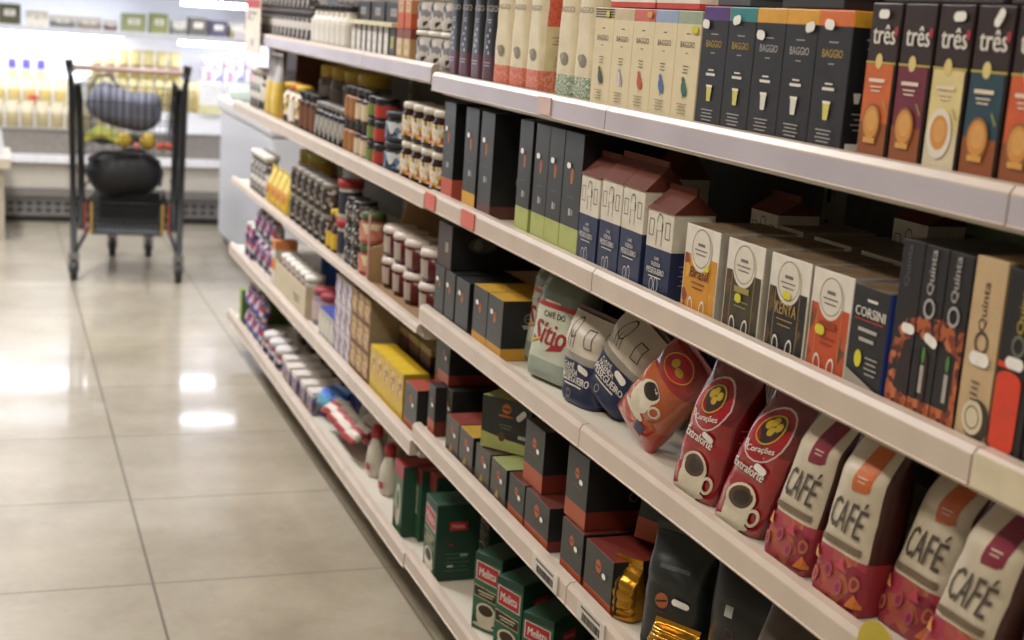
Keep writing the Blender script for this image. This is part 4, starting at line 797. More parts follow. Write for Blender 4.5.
def P_tub():
    t = thing('red_tub', 'x', 'tub', 'red plastic tubs with white lids'); r, h = .043, .080; c = (0, r, 0)
    g = G(); g.lathe([(r*.86, 0), (r*.95, h*.8)], M('#5a1418', .25), 20, c); g.build('tub_body', t)
    g = G(); g.lathe([(r*1.02, h*.78), (r*1.04, h*.88), (r*1.0, h*.9), (r*.97, h)], M('#c0b4aa', .35), 20, c); g.build('lid', t)
    g = G(); 
    for k in range(5):
        a0 = -PI/2-.5+k*.2; a1 = a0+.2; R = r*.915; q = r*.96
        g.face([(R*math.cos(a0)-.0, r+R*math.sin(a0)-.001, h*.15), (R*math.cos(a1), r+R*math.sin(a1)-.001, h*.15), (q*math.cos(a1), r+q*math.sin(a1)-.001, h*.68), (q*math.cos(a0), r+q*math.sin(a0)-.001, h*.68)], M('#a89a90'))
    g.build('paper_label', t); return t
row(P_tub, [3.46, 3.36, 3.255, 3.12], F3+.004, .94, 'red plastic tub with white lid in the kraft display, {t}, {p}', 2, .0805, tw=10)
# -- fourth shelf
row(P_jar('printed_tin', 'tin', 'busy printed tins at the far end of the fourth shelf', .045, .13, PURP, M('#c9c4bc'), None, lidh=.08), [5.54, 5.44], F4, .935, 'red and white printed tin at the far end, {p}')
row(P_bag('purple_pack', 'pouch', 'purple packs on the fourth shelf', .10, .06, .10, [(1, PURP)], pill=True, lab=M('#3a2c5c')), [5.31, 5.19, 5.07], F4, .935, 'purple and white pack on the fourth shelf, {t}, {p}', 2, .113)
row(P_box('orange_carton', 'box', 'orange cartons', .05, .08, .16, [(.35, M('#cfc9bd')), (.6, M('#d0722c')), (.8, M('#cfc9bd')), (1, M('#d0824c'))]), [4.935], F4, .935, 'slim white carton with orange print beside the purple packs')
row(P_jar('blue_tub', 'tub', 'blue tubs in the back of the fourth shelf', .058, .19, M('#1f4a9c', .3), M('#9a9aa0'), M('#2c5ab4'), lidh=.2), [4.80, 4.66, 4.52, 4.38, 4.24], F4, 1.08, 'blue tub standing behind the white bottles, {p}')
t = thing('display_tray', 'cream cardboard tray on the fourth shelf holding white capped bottles', 'display tray', None)
g = G(); CT = M('#bfb296', .6); g.box(-.26, .26, 0, .003, 0, .10, CT); g.box(-.26, .26, .003, .10, 0, .003, CT); g.box(-.26, -.257, .003, .10, .003, .10, CT); g.box(.257, .26, .003, .10, .003, .10, CT); g.build('cardboard', t); d = D(FR); d.lines(.12, .05, .10, 2, .014, .006, M('#3a3430')); d.build(t); put(t, F4, 4.62, .932)
row(P_bottle('white_bottle', 'bottle', 'white capped bottles in the cream tray', .033, .125, M('#b5aaa0', .3), M('#e0dcd6'), M('#8a5a5c'), nr=.85, neck=.1, caph=.16), lin_(4.83, 4.43, 6), F4+.004, .945, 'white capped bottle in the cream cardboard tray, {p}')
row(P_jar('pink_jar', 'jar', 'pink topped jars on the fourth shelf', .042, .115, M('#8a7a8a', .3), M('#9a3a40'), M('#b9a8a8'), lidh=.18), [4.30, 4.205], F4, .945, 'jar with dark pink lid right of the cream tray, {p}')
row(P_box('blue_top_carton', 'box', 'blue topped white cartons', .045, .2, .085, [(.8, PAT(['#b9b4a8', '#c9c4b8', '#4a4a8a'], 40, .5)), (1, M('#a9a498'))], top=M('#3c4ca8')), [4.135, 4.085, 4.035, 3.985], F4, .935, 'low white carton with blue top, {p}')
row(P_box('printed_carton', 'box', 'white and purple cartons stacked three high', .060, .12, .075, [(1, PAT(['#b9b0b4', '#c9c4c0', '#7a6a9a', '#c9c4c0', '#8a5a6a', '#b0a8a0'], 60, .5))]), [3.925, 3.86, 3.795], F4, .935, 'white and purple printed carton, {t}, {p}', 3, .0755)
TAN = PAT(['#a8824c', '#b8935c', '#7a5a34', '#b8935c', '#8a5a6a', '#c4a46c'], 55, .5)
row(P_box('tan_carton', 'box', 'tan cartons stacked three high', .066, .12, .075, [(.18, M('#5a3a2a')), (1, TAN)], top=M('#9c8458'), side=M('#8a7a68'), patch=(0, .55, .5, .4, M('#c4a878'))), [3.725, 3.655, 3.585], F4, .935, 'tan printed carton, {t}, {p}', 3, .0755)
row(P_box('tan_carton', 'box', 'brown banded tan cartons in the back row', .10, .12, .165, [(.62, M('#8f8264')), (.9, M('#4a241c')), (1, M('#9c8c60'))], top=M('#a89868')), [3.475, 3.37, 3.265], F4, 1.005, 'tan carton with dark brown band behind the yellow cartons, {p}')
YE = M('#c4a42c', .45)
row(P_box('yellow_carton', 'box', 'bright yellow cartons on the fourth shelf', .0635, .065, .118, [(1, YE)], top=M('#cfae24'), side=M('#b09024'), patch=(.05, .66, .6, .42, PAT(['#c9a878', '#d0b48a', '#a86a4c'], 60, .5))), lin_(3.498, 3.238, 5), F4, .935, 'bright yellow carton with pale picture, {p}')
vbox('dark grey and coral box at the near end beside the yellow cartons', 3.130, .105, .112, ORB, M('#9c4434'), z=F4, d_=.12, frac=.22, face='#4a4c48')
vbox('dark grey box stacked above the coral based box at the end', 3.055, .085, .125, ORB, M('#6a2a20'), z=F4+.113, d_=.2, frac=.22, face='#3f423f', X=.98)
# -- base shelf
row(P_box('green_carton', 'box', 'green cartons at the far end of the base shelf', .06, .2, .14, [(1, M('#7a9a34'))], side=M('#4a5a24')), [5.60], F5, .935, 'bright green carton at the far end of the base shelf')
row(P_bag('wipes_pack', 'pouch', 'purple and white packs on the base shelf', .10, .05, .085, [(1, PURP)], pill=True, lab=M('#4a4aa0')), [5.47, 5.35, 5.23], F5, .935, 'purple and white pack on the base shelf, {t}, {p}', 2, .09)
row(P_jar('white_jar', 'jar', 'small white lidded jars on the base shelf', .045, .08, M('#9a94a4', .3), M('#d8d4d4'), PURP, lidh=.3), [5.09, 4.97, 4.85], F5, .935, 'white lidded jar with purple label on the base shelf, {p}')
row(P_box('small_carton', 'box', 'small pale cartons on the base shelf', .07, .12, .075, [(.8, PAT(['#8a7a80', '#b9aca4', '#5c5890', '#a98a64', '#4a4450'], 70, .5)), (1, M('#d8d0c8'))], top=M('#d6cec6')), [4.73, 4.62, 4.51, 4.40, 4.29], F5, .945, 'small pale carton with busy print on the base shelf, {p}', jit=.008)
row(P_box('dark_pack', 'pack', 'dark packs behind the front row of the base shelf', .11, .1, .13, [(1, DARKP)], top=M('#4c4650')), lin_(5.2, 4.4, 6), F5, 1.10, 'dark patterned pack in the back row of the base shelf, {p}')
row(P_box('grey_carton', 'box', 'tall dark grey cartons on the base shelf', .072, .12, .20, [(.08, M('#3a3238')), (1, M('#4c464c', .45))], side=M('#2c282c')), lin_(4.17, 3.70, 6), F5, 1.13, 'tall dark grey carton standing back on the base shelf, {p}')
t = thing('blue_pack', 'small crumpled bright blue pack in front of the grey cartons', 'pouch', None); b = Bag(.12, .08, .085, .3, wr=.008, seed=4, pillow=True); b.build(t, [(.5, M('#5a9ab4', .3)), (1, M('#2c6ac4', .3))], L=14, S=24); put(t, F5+.004, 4.15, .935, 10, rx=-35)
t = thing('blue_pack', 'small navy and white pack lying against the rail', 'pouch', None); b = Bag(.10, .05, .10, .3, wr=.006, seed=5, pillow=True); b.build(t, [(.4, M('#c9c4c4', .3)), (1, M('#2a2c6a', .3))], L=14, S=24); put(t, F5, 4.13, 1.03, 10, ry=40)
t = thing('salt_pack', 'soft white and red pack lying behind the red printed pack', 'pouch', None); b = Bag(.17, .07, .14, .3, wr=.007, seed=6, pillow=True); b.build(t, [(.3, M('#a8282c', .35)), (1, M('#cfc4b4', .35))], L=14, S=24); put(t, F5+.004, 3.82, .975, 10, rx=-62)
for i, Y in enumerate((4.02, 3.93, 3.84, 3.75)):
    t = thing('red_sachet', 'small red and white sachet leaning on the base rail, '+pos(i, 4), 'pouch', 'red and white sachets on the base shelf'); b = Bag(.10, .022, .06, .3, wr=.005, seed=i+90, pillow=True)
    b.build(t, [(.22, M('#9a2428', .5)), (.55, M('#c9c0b2', .5)), (.8, M('#9a2a2c', .5)), (1, M('#c4bcb0', .5))], L=12, S=20); put(t, F5+.004, Y, .928, 6, rx=-58, ry=(-4, 3, 4, -3)[i])
def squeeze(nm, Y, X, h, r, tw=0, ry=0, stripe=False):
    t = thing('squeeze_bottle', nm, 'bottle', 'white squeeze bottles with red caps'); c = (0, r, 0)
    g = G(); g.lathe([(r*.85, 0), (r, .008), (r*1.02, h*.30), (r*.9, h*.52), (r*.55, h*.70), (r*.42, h*.76)], M('#bdb6a8', .3), 20, c, sy=.75); g.build('bottle_body', t)
    g = G(); g.lathe([(r*.50, h*.76), (r*.52, h*.92), (r*.40, h*.97), (r*.22, h)], M('#a81c20', .35), 16, c, sy=.9); g.build('cap', t)
    d = D(lambda u, v, o: (u, r-math.sqrt(max(0, (r*1.02)**2-u*u))*.76-o-.001, v)); d.rect(0, h*.20, r*1.2, h*.12, M('#26282c') if stripe else M('#a8282c')); d.rect(0, h*.20, r*.6, h*.05, M('#c9c2b4')); d.build(t); put(t, F5, Y, X, tw, ry=ry)
squeeze('tall white squeeze bottle with red cap and black band, standing back', 3.98, 1.02, .150, .036, stripe=True)
squeeze('white squeeze bottle with red cap, standing in front of the others', 3.62, .955, .145, .036)
squeeze('white squeeze bottle with red cap, closest to the red topped packs', 3.465, .951, .140, .036)
squeeze('white squeeze bottle with red cap, small one standing far back', 3.72, 1.04, .145, .036)
for i, (Y, X) in enumerate(((3.215, .94), (3.132, .965), (3.075, .985))):
    t = thing('coffee_brick', 'green coffee brick with red top in the far bays, '+('leftmost with white oval', 'middle, narrow', 'rightmost, narrow')[i], 'coffee pack', 'red topped green bricks')
    w = .078 if i == 0 else .052; carton(t, w, .16, .182, [(.80, M('#2a5a3c', .4)), (1, M('#8f2428', .4))], top=M('#9a2a2c'), side=M('#1c4430'), bevel=.002)
    d = D(FR)
    if i == 0: d.ell(.004, .075, .022, .055, M('#b9b4a0')); d.ell(.004, .088, .012, .026, M('#3a5a3a')); d.rect(-.012, .05, .012, .03, M('#a8585a'))
    else: d.rect(0, .10, .012, .07, M('#a9a898')); d.lines(0, .12, .008, 5, .01, .004, M('#3a5a3a'))
    d.build(t); put(t, F5, Y, X)
t = thing('shelf_talker', 'cream hanging price card with red heading at the far end of the top rail', 'price tag', 'promotion tags on the shelf rails')
g = G(); g.box(.886, .889, 5.08, 5.38, 1.225, 1.42, M('#d6cbb8', .5)); g.build('card', t); g = G(); g.box(.8852, .8858, 5.09, 5.37, 1.385, 1.415, M('#a83a3c')); g.box(.8852, .8858, 5.14, 5.32, 1.34, 1.372, PAT(['#4a4448', '#cfc6b8', '#cfc6b8'], 60, .5)); g.box(.8852, .8858, 5.2, 5.26, 1.25, 1.275, M('#a09aa6')); g.build('printed_label', t); g = G(); g.box(.889, .8965, 5.2, 5.26, 1.30, 1.302, M('#d6cbb8')); g.build('hanging_clip', t)
# ------------------------------------------------------------------ refrigerated wall case at the back
fr = thing('refrigerated_case', 'long white open refrigerated display case against the far wall', 'refrigerator', None, (0, 9.0, 0))
X0_, X1_ = -2.6, 2.9; FW = M('#d8d9dc', .4, var=.02); FG = M('#8e8c88', .4); FB = M('#bcb6aa', .45, var=.03)
def fpart(name, boxes):
    g = G()
    for b in boxes: g.box(*b)
    return g.build(name, fr)
g = G(); g.box(X0_, X1_, .05, .9, 0, .04, M('#2a2826')); g.box(X0_, X1_, .03, .9, .04, .165, M('#7c7a78', .4, .3))
x = X0_+.04
while x < X1_-.05:
    for zz in (.065, .105): g.box(x, x+.032, .0285, .031, zz, zz+.022, M('#2c2a2a'))
    x += .055
g.build('kick_grille', fr)
fpart('lower_panel', [(X0_, X1_, .0, .9, .165, .215, M('#77736e', .4)), (X0_, X1_, .02, .9, .215, .372, FB)]+[(x_, x_+.006, .0185, .0205, .22, .37, M('#a09a90')) for x_ in (-1.6, -.6, .42, 1.42, 2.4)])
fpart('bumper_rail', [(X0_, X1_, -.02, .9, .372, .415, M('#e6e6ea', .3))])
fpart('front_panel', [(X0_, X1_, .06, .085, .415, .565, M('#86807a', .25)), (X0_, X1_, .05, .09, .565, .575, M('#a8a6a4', .3))])
fpart('back_wall', [(X0_, X1_, .86, .9, .415, 2.05, FW)])
fpart('side_panel', [(X0_-.04, X0_, 0, .9, 0, 2.05, FW)]); fpart('side_panel', [(X1_, X1_+.04, 0, .9, 0, 2.05, FW)])
fpart('display_deck', [(X0_, X1_, .09, .86, .50, .53, FW)]); fpart('display_deck', [(X0_, X1_, .33, .86, .53, .68, FW)]); fpart('display_deck', [(X0_, X1_, .52, .86, .68, .84, FW)])
fpart('shelf', [(X0_, X1_, .32, .86, 1.145, 1.165, FW), (X0_, X1_, .305, .32, 1.135, 1.175, M('#c0c2c8', .3))])
fpart('canopy', [(X0_, X1_, .05, .9, 1.62, 2.05, FW), (X0_, X1_, .05, .10, 1.56, 1.62, FW)])
fpart('shelf', [(X0_, X1_, .30, .86, 1.40, 1.415, FW), (X0_, X1_, .285, .30, 1.39, 1.43, M('#9a9ca2', .3))])
LM = EMIT('#f2f4ff', 34)
for xs in ((-2.5, -1.3), (-1.25, -.35), (-.28, .78), (1.12, 1.55), (1.7, 2.8)):
    g = G()
    if 1 < xs[0] < 1.5: g.tube([(xs[0], .36, 1.125), (xs[1], .36, 1.125)], .013, LM, 10); g.build('lamp_tube', fr)
    else: g.box(xs[0], xs[1], .40, .72, 1.130, 1.143, EMIT('#f2f4ff', 10)); g.build('lamp_panel', fr)
for xs in ((1.13, 1.55), (-2.4, -.2), (.0, .9)):
    g = G()
    if xs[0] > 1: g.tube([(xs[0], .33, 1.375), (xs[1], .33, 1.375)], .013, LM, 10); g.build('lamp_tube', fr)
    else: g.box(xs[0], xs[1], .40, .72, 1.385, 1.398, EMIT('#f2f4ff', 3)); g.build('lamp_panel', fr)
L = bpy.data.lights.new('canopy_lamp', 'AREA'); L.shape = 'RECTANGLE'; L.size = 5.2; L.size_y = .1; L.energy = 9; L.color = (.93, .95, 1); o = bpy.data.objects.new('canopy_lamp', L); COL.objects.link(o); o.parent = fr; o.location = (.1, .18, 1.60)
def fp(nm, Y_, z, xs, proto):
    first = None; n = len(xs)
    for i, x in enumerate(xs):
        lab = nm.replace('{p}', pos(i, n))
        if first is None: first = o = proto(); o['label'] = lab
        else: o = dup(first, lab)
        o.location = (x, Y_, z); o.rotation_euler = (0, 0, 0)
YP = [(.8, M('#cdbf8a', .4)), (1, M('#d8d0b4', .4))]
fp('pale yellow chilled pack in the front row of the case, {p}', 9.12, .531, lin_(-.15, .72, 11), P_bag('chilled_pack', 'pouch', 'pale packs in the front row of the refrigerated case', .075, .09, .19, [(.7, M('#a89a72', .5)), (1, M('#c9c0a4', .5))]))
fp('cream chilled pack in the middle row of the case, {p}', 9.36, .681, lin_(-.15, .40, 7), P_bag('chilled_pack', 'pouch', 'cream packs in the middle row of the refrigerated case', .08, .08, .17, [(.6, M('#b8aa78', .5)), (1, M('#cfc8a8', .5))], lab=M('#c9b06a')))
fp('tall pale pack with blue mark in the top row of the case, {p}', 9.54, .841, [.115, .20, .29], P_bag('chilled_pack', 'pouch', 'blue marked packs in the refrigerated case', .075, .07, .20, [(1, M('#c9c29c', .5))], lab=M('#5a5ac4')))
fp('tall yellow pack behind the trolley in the refrigerated case, lower tier, {p}', 9.35, .681, lin_(.60, 1.25, 9), P_bag('cheese_pack', 'pouch', 'tall yellow packs in the refrigerated case', .072, .08, .19, [(.75, M('#b3a05a', .45)), (1, M('#cdc494', .45))]))
fp('tall yellow pack in the refrigerated case, upper tier, {p}', 9.54, .841, lin_(.63, 1.12, 7), P_bag('cheese_pack', 'pouch', 'upper yellow packs in the refrigerated case', .072, .08, .20, [(.6, M('#ab9650', .45)), (1, M('#c4b67c', .45))], lab=M('#7a5a4a')))
fp('white carton in the refrigerated case right of the trolley, {p}', 9.30, .681, [1.32, 1.48], P_box('milk_carton', 'carton', 'white cartons in the refrigerated case', .14, .1, .2, [(.3, M('#d0cca0')), (1, M('#e6e6e6'))]))
fp('white tub with pink and blue print in the refrigerated case, {p}', 9.54, .841, [1.36, 1.50, 1.64], P_box('yogurt_pack', 'tub', 'printed yogurt packs in the refrigerated case', .12, .1, .2, [(1, PAT(['#e6e4e8', '#e0dce4', '#c08a9a', '#7a80b4', '#e6e4e8'], 30, .5))]))
fp('red round chilled sausage pack among the pale packs', 9.29, .70, [.235], P_jar('red_pack', 'tub', 'red packs', .03, .05, M('#b8402c'), M('#b8402c'), None))
items = [(-.05, .16, .09, '#8a8a60', 'olive'), (.10, .14, .11, '#4a4c34', 'dark green'), (.26, .14, .08, '#d8d2c4', 'cream'), (.41, .16, .06, '#6a6a6c', 'grey'), (.57, .16, .06, '#8a7c74', 'taupe'), (.70, .08, .05, '#6a4444', 'dark red'), (.84, .16, .10, '#8c9168', 'light green'), (.995, .12, .11, '#868c58', 'green'), (1.12, .10, .07, '#74726c', 'stone'), (1.24, .12, .10, '#5c5a54', 'charcoal'), (1.37, .12, .09, '#4e4a5c', 'violet grey'), (1.49, .10, .08, '#8a8058', 'khaki'), (1.62, .14, .09, '#d8b8b8', 'pink white'), (1.78, .14, .09, '#d0d0cc', 'white')]
for x, w, h, c, nm in items:
    P = P_box('chilled_box', 'box', 'boxes on the upper shelf of the refrigerated case', w*.92, .14, h+.02, [(.55, M(c, .5)), (1, M('#b9b6aa' if h < .085 else c, .5))], patch=(0, .6, .5, .3, M('#d0ccc0')))
    fp(f'{nm} box on the upper shelf of the refrigerated case', 9.36, 1.166, [x], P)
# white chest freezer beside the gondola end
t = thing('chest_freezer', 'white chest freezer standing beyond the far end of the shelving', 'freezer', None, (1.66, 7.6, 0))
g = G(); g.box(-.40, .40, -.80, .85, .05, .78, M('#c4c6cc', .4, var=.02)); g.build('cabinet', t, .02)
g = G(); g.box(-.42, .42, -.82, .87, .78, .86, M('#d4d6da', .35, var=.02)); g.build('rim', t, .02)
g = G(); g.box(-.37, .37, -.77, .82, 0, .05, M('#4a4a4c')); g.build('plinth', t)
g = G(); g.box(-.36, .36, -.76, .81, .86, .868, M('#a8b4b8', .1)); g.build('sliding_lid', t)
fp('pale green white packet lying on the freezer lid, {p}', 7.95, .869, [1.30, 1.46], P_bag('frozen_pack', 'pouch', 'packets on the freezer lid', .12, .08, .09, [(1, M('#c9d4c8', .4))]))
# end of a display unit at the left edge
t = thing('display_unit', 'beige end of a shelving unit at the left edge of the photo', 'shelf unit', None, (0, 8.3, 0))
g = G(); g.box(-.75, .058, 0, .5, .0, .41, M('#b3aa98', .5)); g.build('side_panel', t); g = G(); g.box(-.75, .092, -.05, .5, .41, .475, M('#c4b9a4', .45)); g.build('shelf', t, .006)
g = G(); g.box(-.75, .01, .02, .5, .475, .80, M('#8f8a80', .5)); g.build('back_panel', t); g = G()
P = [(.03, .475), (.062, .475), (.045, .62), (.03, .64)]
g.face([(x, .0, z) for x, z in P], M('#dcdce0', .3)); g.face([(x, .012, z) for x, z in reversed(P)], M('#dcdce0', .3))
for (a, b), (c, e) in zip(P, P[1:]+P[:1]): g.face([(a, 0, b), (a, .012, b), (c, .012, e), (c, 0, e)], M('#dcdce0', .3))
g.build('divider', t)
# ------------------------------------------------------------------ shopping trolley
TY, TX = 7.16, .622; yaw = math.radians(-6.5)
ct = thing('shopping_trolley', 'black two tier shopping trolley standing in the aisle', 'shopping trolley', None, (TX, TY, 0)); ct.rotation_euler = (0, 0, yaw)
BK = M('#151517', .4); CH = M('#8a8a8c', .25, .9)
g = G()
for s in (-1, 1):
    g.tube([(s*.252, 0, .13), (s*.260, 0, .6), (s*.268, -.01, .98), (s*.278, -.05, 1.045)], .016, BK)
    g.tube([(s*.222, .10, .24), (s*.226, .08, .6), (s*.238, .02, .96)], .018, BK)
    g.tube([(s*.252, 0, .13), (s*.20, .35, .215), (s*.12, .72, .215)], .012, CH if 0 else BK)
    g.tube([(s*.262, .02, .62), (s*.235, .85, .66)], .009, BK); g.tube([(s*.25, .0, .40), (s*.21, .75, .42)], .008, BK)
g.tube([(-.20, .35, .215), (.20, .35, .215)], .010, CH); g.tube([(-.12, .72, .215), (.12, .72, .215)], .010, BK)
g.build('frame', ct)
g = G(); g.tube([(-.265, -.05, 1.045), (.265, -.05, 1.045)], .014, M('#b09a90', .4), 10); g.build('handle', ct)
for s in (-1, 1):
    g = G(); g.tube([(s*.268, -.05, 1.02), (s*.278, -.055, 1.08)], .020, BK, 10); g.build('handle_end', ct)
def wires(name, x0, x1, y1, xt0, z0, z1, dz, dx, mat, taper=.85, back=True, r=.0022):
    g = G()
    def sec(z): q = (z-z0)/(z1-z0); w = x0+(x1-x0)*q; return w
    n = int((z1-z0)/dz)
    for i in range(n+1):
        z = z0+(z1-z0)*i/n; w = sec(z); L_ = y1*(.9+.1*i/n); pts = [(-w, 0, z), (w, 0, z), (w*taper, L_, z), (-w*taper, L_, z), (-w, 0, z)]
        for a, b in zip(pts, pts[1:]): g.tube([a, b], r*1.2, mat, 5)
    m = int(2*x0/dx)
    for i in range(m+1):
        f = -1+2*i/m
        g.tube([(f*x0, 0, z0), (f*x1, 0, z1)], r, mat, 5); g.tube([(f*x0, 0, z0), (f*x0*taper, y1*.9, z0)], r, mat, 5); g.tube([(f*x0*taper, y1*.9, z0), (f*x1*taper, y1, z1)], r, mat, 5)
    for i in range(12):
        y = i/11
        for s in (-1, 1): q = 1-(1-taper)*y; g.tube([(s*x0*q, y*y1*.9, z0), (s*x1*q, y*y1, z1)], r, mat, 5)
    return g.build(name, ct)
wires('upper_basket', .215, .245, .78, 0, .64, .965, .07, .045, BK)
wires('lower_basket', .165, .20, .55, 0, .24, .39, .028, .022, M('#1c1c1e', .5))
g = G(); g.box(-.17, .17, .0, .5, .232, .240, M('#2c2c2e')); g.build('lower_tray', ct); g = G(); g.box(-.155, .155, .490, .494, .24, .385, M('#262628', .6)); g.build('added_dark_panel', ct)  # the upright dark panel is added to make the lower basket look darker
for s in (-1, 1):
    for k in (0, 1):
        g = G(); g.box(s*(.170+.030*k)-.006, s*(.170+.030*k)+.006, -.012, -.006, .24, .39, M('#a8843a' if k == 0 else '#8a3a2c', .5)); g.build('plastic_strip', ct)
def castor(x, y, sc=1):
    g = G(); g.box(x-.025*sc, x+.025*sc, y-.025, y+.025, .108*sc, .14*sc, CH); g.box(x-.026*sc, x-.021*sc, y-.014, y+.014, .045*sc, .125*sc, CH); g.box(x+.021*sc, x+.026*sc, y-.014, y+.014, .045*sc, .125*sc, CH); h = g.build('castor', ct)
    g = G(); T = Matrix.Translation((x, y, .052*sc)) @ Matrix.Rotation(PI/2, 4, 'Y'); r = .050*sc; g.lathe([(r*.5, -.018), (r*.96, -.017), (r*1.02, -.010), (r*1.02, .010), (r*.96, .017), (r*.5, .018)], M('#262628', .5), 20, T=T)
    g.lathe([(r*.05, -.0195), (r*.45, -.0195), (r*.45, .0195), (r*.05, .0195)], M('#5a5a5c', .4), 12, T=T); g.build('wheel', h)
castor(-.252, 0); castor(.252, 0); castor(-.095, .72); castor(.095, .72)
for x in (-.095, .095):
    g = G(); g.tube([(x, .72, .13), (x, .72, .215)], .012, BK); g.build('castor_stem', ct)
def blob(name, label, cat, c, rx, ry, rz, m, fn=None, seg=24, rings=14, child=None):
    g = G(); t = bpy.data.objects.new
    V = []
    for j in range(rings+1):
        ph = -PI/2+PI*j/rings
        for k in range(seg):
            a = 2*PI*k/seg; p = Vector((rx*math.cos(ph)*math.cos(a), ry*math.cos(ph)*math.sin(a), rz*math.sin(ph)))
            if fn: p = fn(p)
            V.append(tuple(p))
    g.v = V
    for j in range(rings):
        for k in range(seg): a, b = j*seg+k, j*seg+(k+1) % seg; g.f.append((a, b, b+seg, a+seg)); g.m.append(g.mi(m)); g.sm.append(True)
    root = thing(name, label, cat, None, c); g.build(child or 'body', root, weld=True); root.rotation_euler = (0, 0, yaw); return root
def sgn(x, p): return math.copysign(abs(x)**p, x)
STR = bpy.data.materials.new('striped_cloth'); STR.use_nodes = True; n_ = STR.node_tree.nodes; l_ = STR.node_tree.links
tc = n_.new('ShaderNodeTexCoord'); wv = n_.new('ShaderNodeTexWave'); wv.inputs['Scale'].default_value = 9; wv.bands_direction = 'X'; l_.new(tc.outputs['Object'], wv.inputs['Vector']); r_ = n_.new('ShaderNodeValToRGB'); r_.color_ramp.elements[0].color = lin('#4c4e5a'); r_.color_ramp.elements[1].color = lin('#787a88'); l_.new(wv.outputs['Fac'], r_.inputs['Fac']); l_.new(r_.outputs['Color'], n_['Principled BSDF'].inputs['Base Color']); n_['Principled BSDF'].inputs['Roughness'].default_value = .8
def bagf(p):
    x, y, z = p; x = sgn(x/.20, .75)*.20; y = sgn(y/.13, .8)*.13; z = sgn(z/.11, .8)*.11
    if z > 0:
        K = [(-.21, .35), (-.15, 1.0), (-.10, 1.1), (-.03, .72), (.06, .55), (.13, .72), (.18, 1.0), (.21, .9)]
        for (a, p_), (b_, q_) in zip(K, K[1:]):
            if x <= b_: z = z*(p_+(q_-p_)*max(0, (x-a))/(b_-a)); break
    else: z = z*(1+.35*x/.2)
    return Vector((x, y+.006*math.sin(30*x+20*z), z))
bag = blob('shopping_bag', 'grey striped cloth bag slumped in the top of the trolley', 'bag', (TX+.0, TY+.24, .855), .18, .13, .12, STR, bagf)
g = G(); g.tube([(-.16, 0, .08), (-.13, -.02, .14), (-.07, -.02, .15), (-.03, 0, .09)], .008, M('#4a4c58', .8)); g.build('strap', bag)
def bb(p):
    x, y, z = p; x = sgn(x/.20, .6)*.20; y = sgn(y/.14, .7)*.14; z = sgn(z/.135, .6)*.135; q = 1-.22*max(0, z)/.135-.30*max(0, -z)/.135
    return Vector((x*q, y*q+.008*math.sin(25*x), z+.01*math.sin(18*x)))
bk = blob('black_bag', 'bulging black bag hanging between the two trolley baskets', 'bag', (TX, TY+.20, .517), .19, .14, .112, M('#121214', .6), bb)
g = G(); g.tube([(-.17, -.06, .07), (-.10, -.125, .115), (.10, -.125, .115), (.17, -.06, .07)], .010, M('#1f1f22', .6)); g.build('flap_edge', bk)
g = G(); g.tube([(.165, -.05, .075), (.186, -.10, .02), (.176, -.09, -.05)], .008, M('#1a1a1c', .6)); g.build('strap', bk)
for x, y, z, r, nm in ((-.012, .10, .694, .036, 'left'), (.105, .11, .690, .039, 'right')):
    f = blob('yellow_melon', f'ribbed yellow melon in the trolley, the {nm} one', 'fruit', (TX+x, TY+y, z), r, r, r*1.08, M('#b09428', .4), lambda p: p*(1+.05*math.cos(8*math.atan2(p.y, p.x))), 32)
    f['group'] = 'yellow melons in the trolley'; g = G(); g.tube([(0, 0, r), (.003, 0, r+.012)], .004, M('#5a5a2c')); g.build('stem', f)
t = thing('banana_bunch', 'greenish yellow banana bunch beneath the grey bag', 'fruit', None, (TX-.12, TY+.09, .705)); t.rotation_euler = (0, 0, yaw)
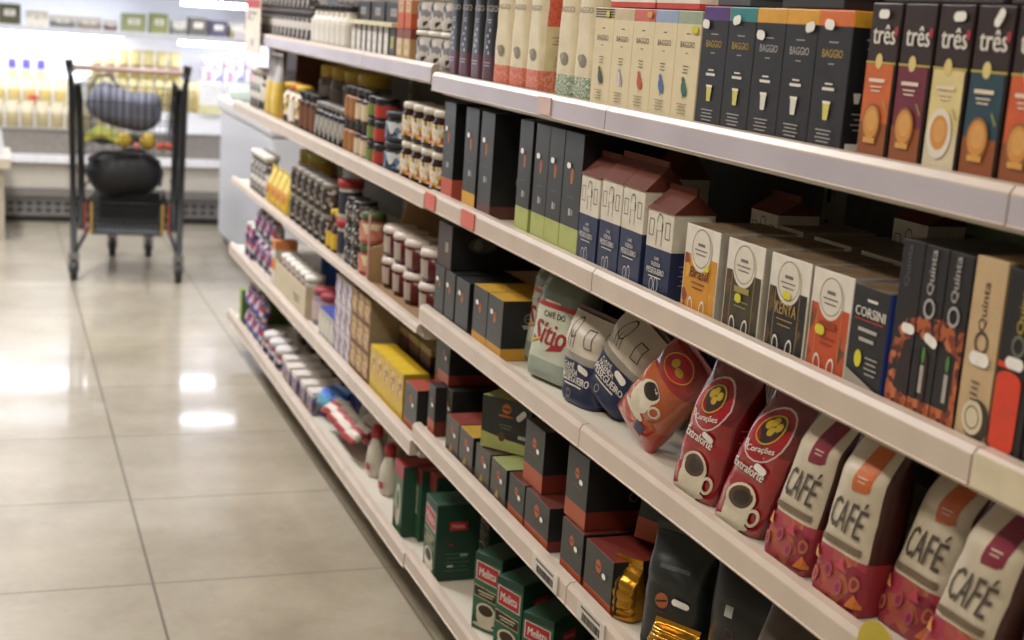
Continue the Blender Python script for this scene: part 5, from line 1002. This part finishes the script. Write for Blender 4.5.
for k in range(3):
    g = G(); pts = [(-.075+.15*i/8, .018*k-.02, .020*math.sin(PI*i/8)*1.6+.012*k-.02) for i in range(9)]
    for i in range(8): g.tube([pts[i], pts[i+1]], .010+.006*math.sin(PI*(i+.5)/8), M('#8f9638' if k else '#a9a23c', .45), 10)
    g.build('banana', t)
for i, (x, y) in enumerate(((.165, .09), (.205, .10), (.185, .15))):
    f = blob('tomato', 'orange red tomato at the right side of the trolley basket, '+('left front', 'right front', 'rear')[i], 'vegetable', (TX+x, TY+y, .668), .022, .022, .019, M('#b0482a', .3)); f['group'] = 'tomatoes in the trolley'; g = G(); g.tube([(0, 0, .017), (0, 0, .024)], .003, M('#4a5a2c')); g.build('stem', f)
f = blob('red_apple', 'small pinkish red apple between the two yellow melons', 'fruit', (TX+.045, TY+.06, .668), .019, .019, .018, M('#a8605c', .4)); g = G(); g.tube([(0, 0, .015), (.002, 0, .024)], .002, M('#4a3a24')); g.build('stem', f)
f = blob('vegetable_bag', 'dark crumpled bag of groceries on the trolley basket floor', 'bag', (TX-.02, TY+.27, .680), .15, .10, .03, M('#2c2a28', .6), lambda p: Vector((p.x, p.y, p.z*(1+.2*math.sin(p.x*50)))))
# ------------------------------------------------------------------ camera, world
cam = bpy.data.cameras.new('camera'); co = bpy.data.objects.new('camera', cam); COL.objects.link(co); SC.camera = co
cam.sensor_width = 36; cam.lens = 36*1410/1024; cam.clip_start = .05
R = Matrix(((0.93870502, 0.00642959, -0.34466149), (-0.33772465, 0.21757261, -0.91575336), (0.06910098, 0.97602296, 0.20640793)))
co.matrix_world = Matrix.Translation((0, 0, 1.4)) @ R.to_4x4()
cam.dof.use_dof = True; cam.dof.focus_distance = 2.1; cam.dof.aperture_fstop = 5.0
W = bpy.data.worlds.new('World'); SC.world = W; W.use_nodes = True; b = W.node_tree.nodes['Background']; b.inputs[0].default_value = (1, .95, .9, 1); b.inputs[1].default_value = .15
SC.view_settings.view_transform = 'Standard'; SC.view_settings.look = 'None'; SC.view_settings.exposure = 0.10; SC.view_settings.gamma = 1; SC.view_settings.use_curve_mapping = False
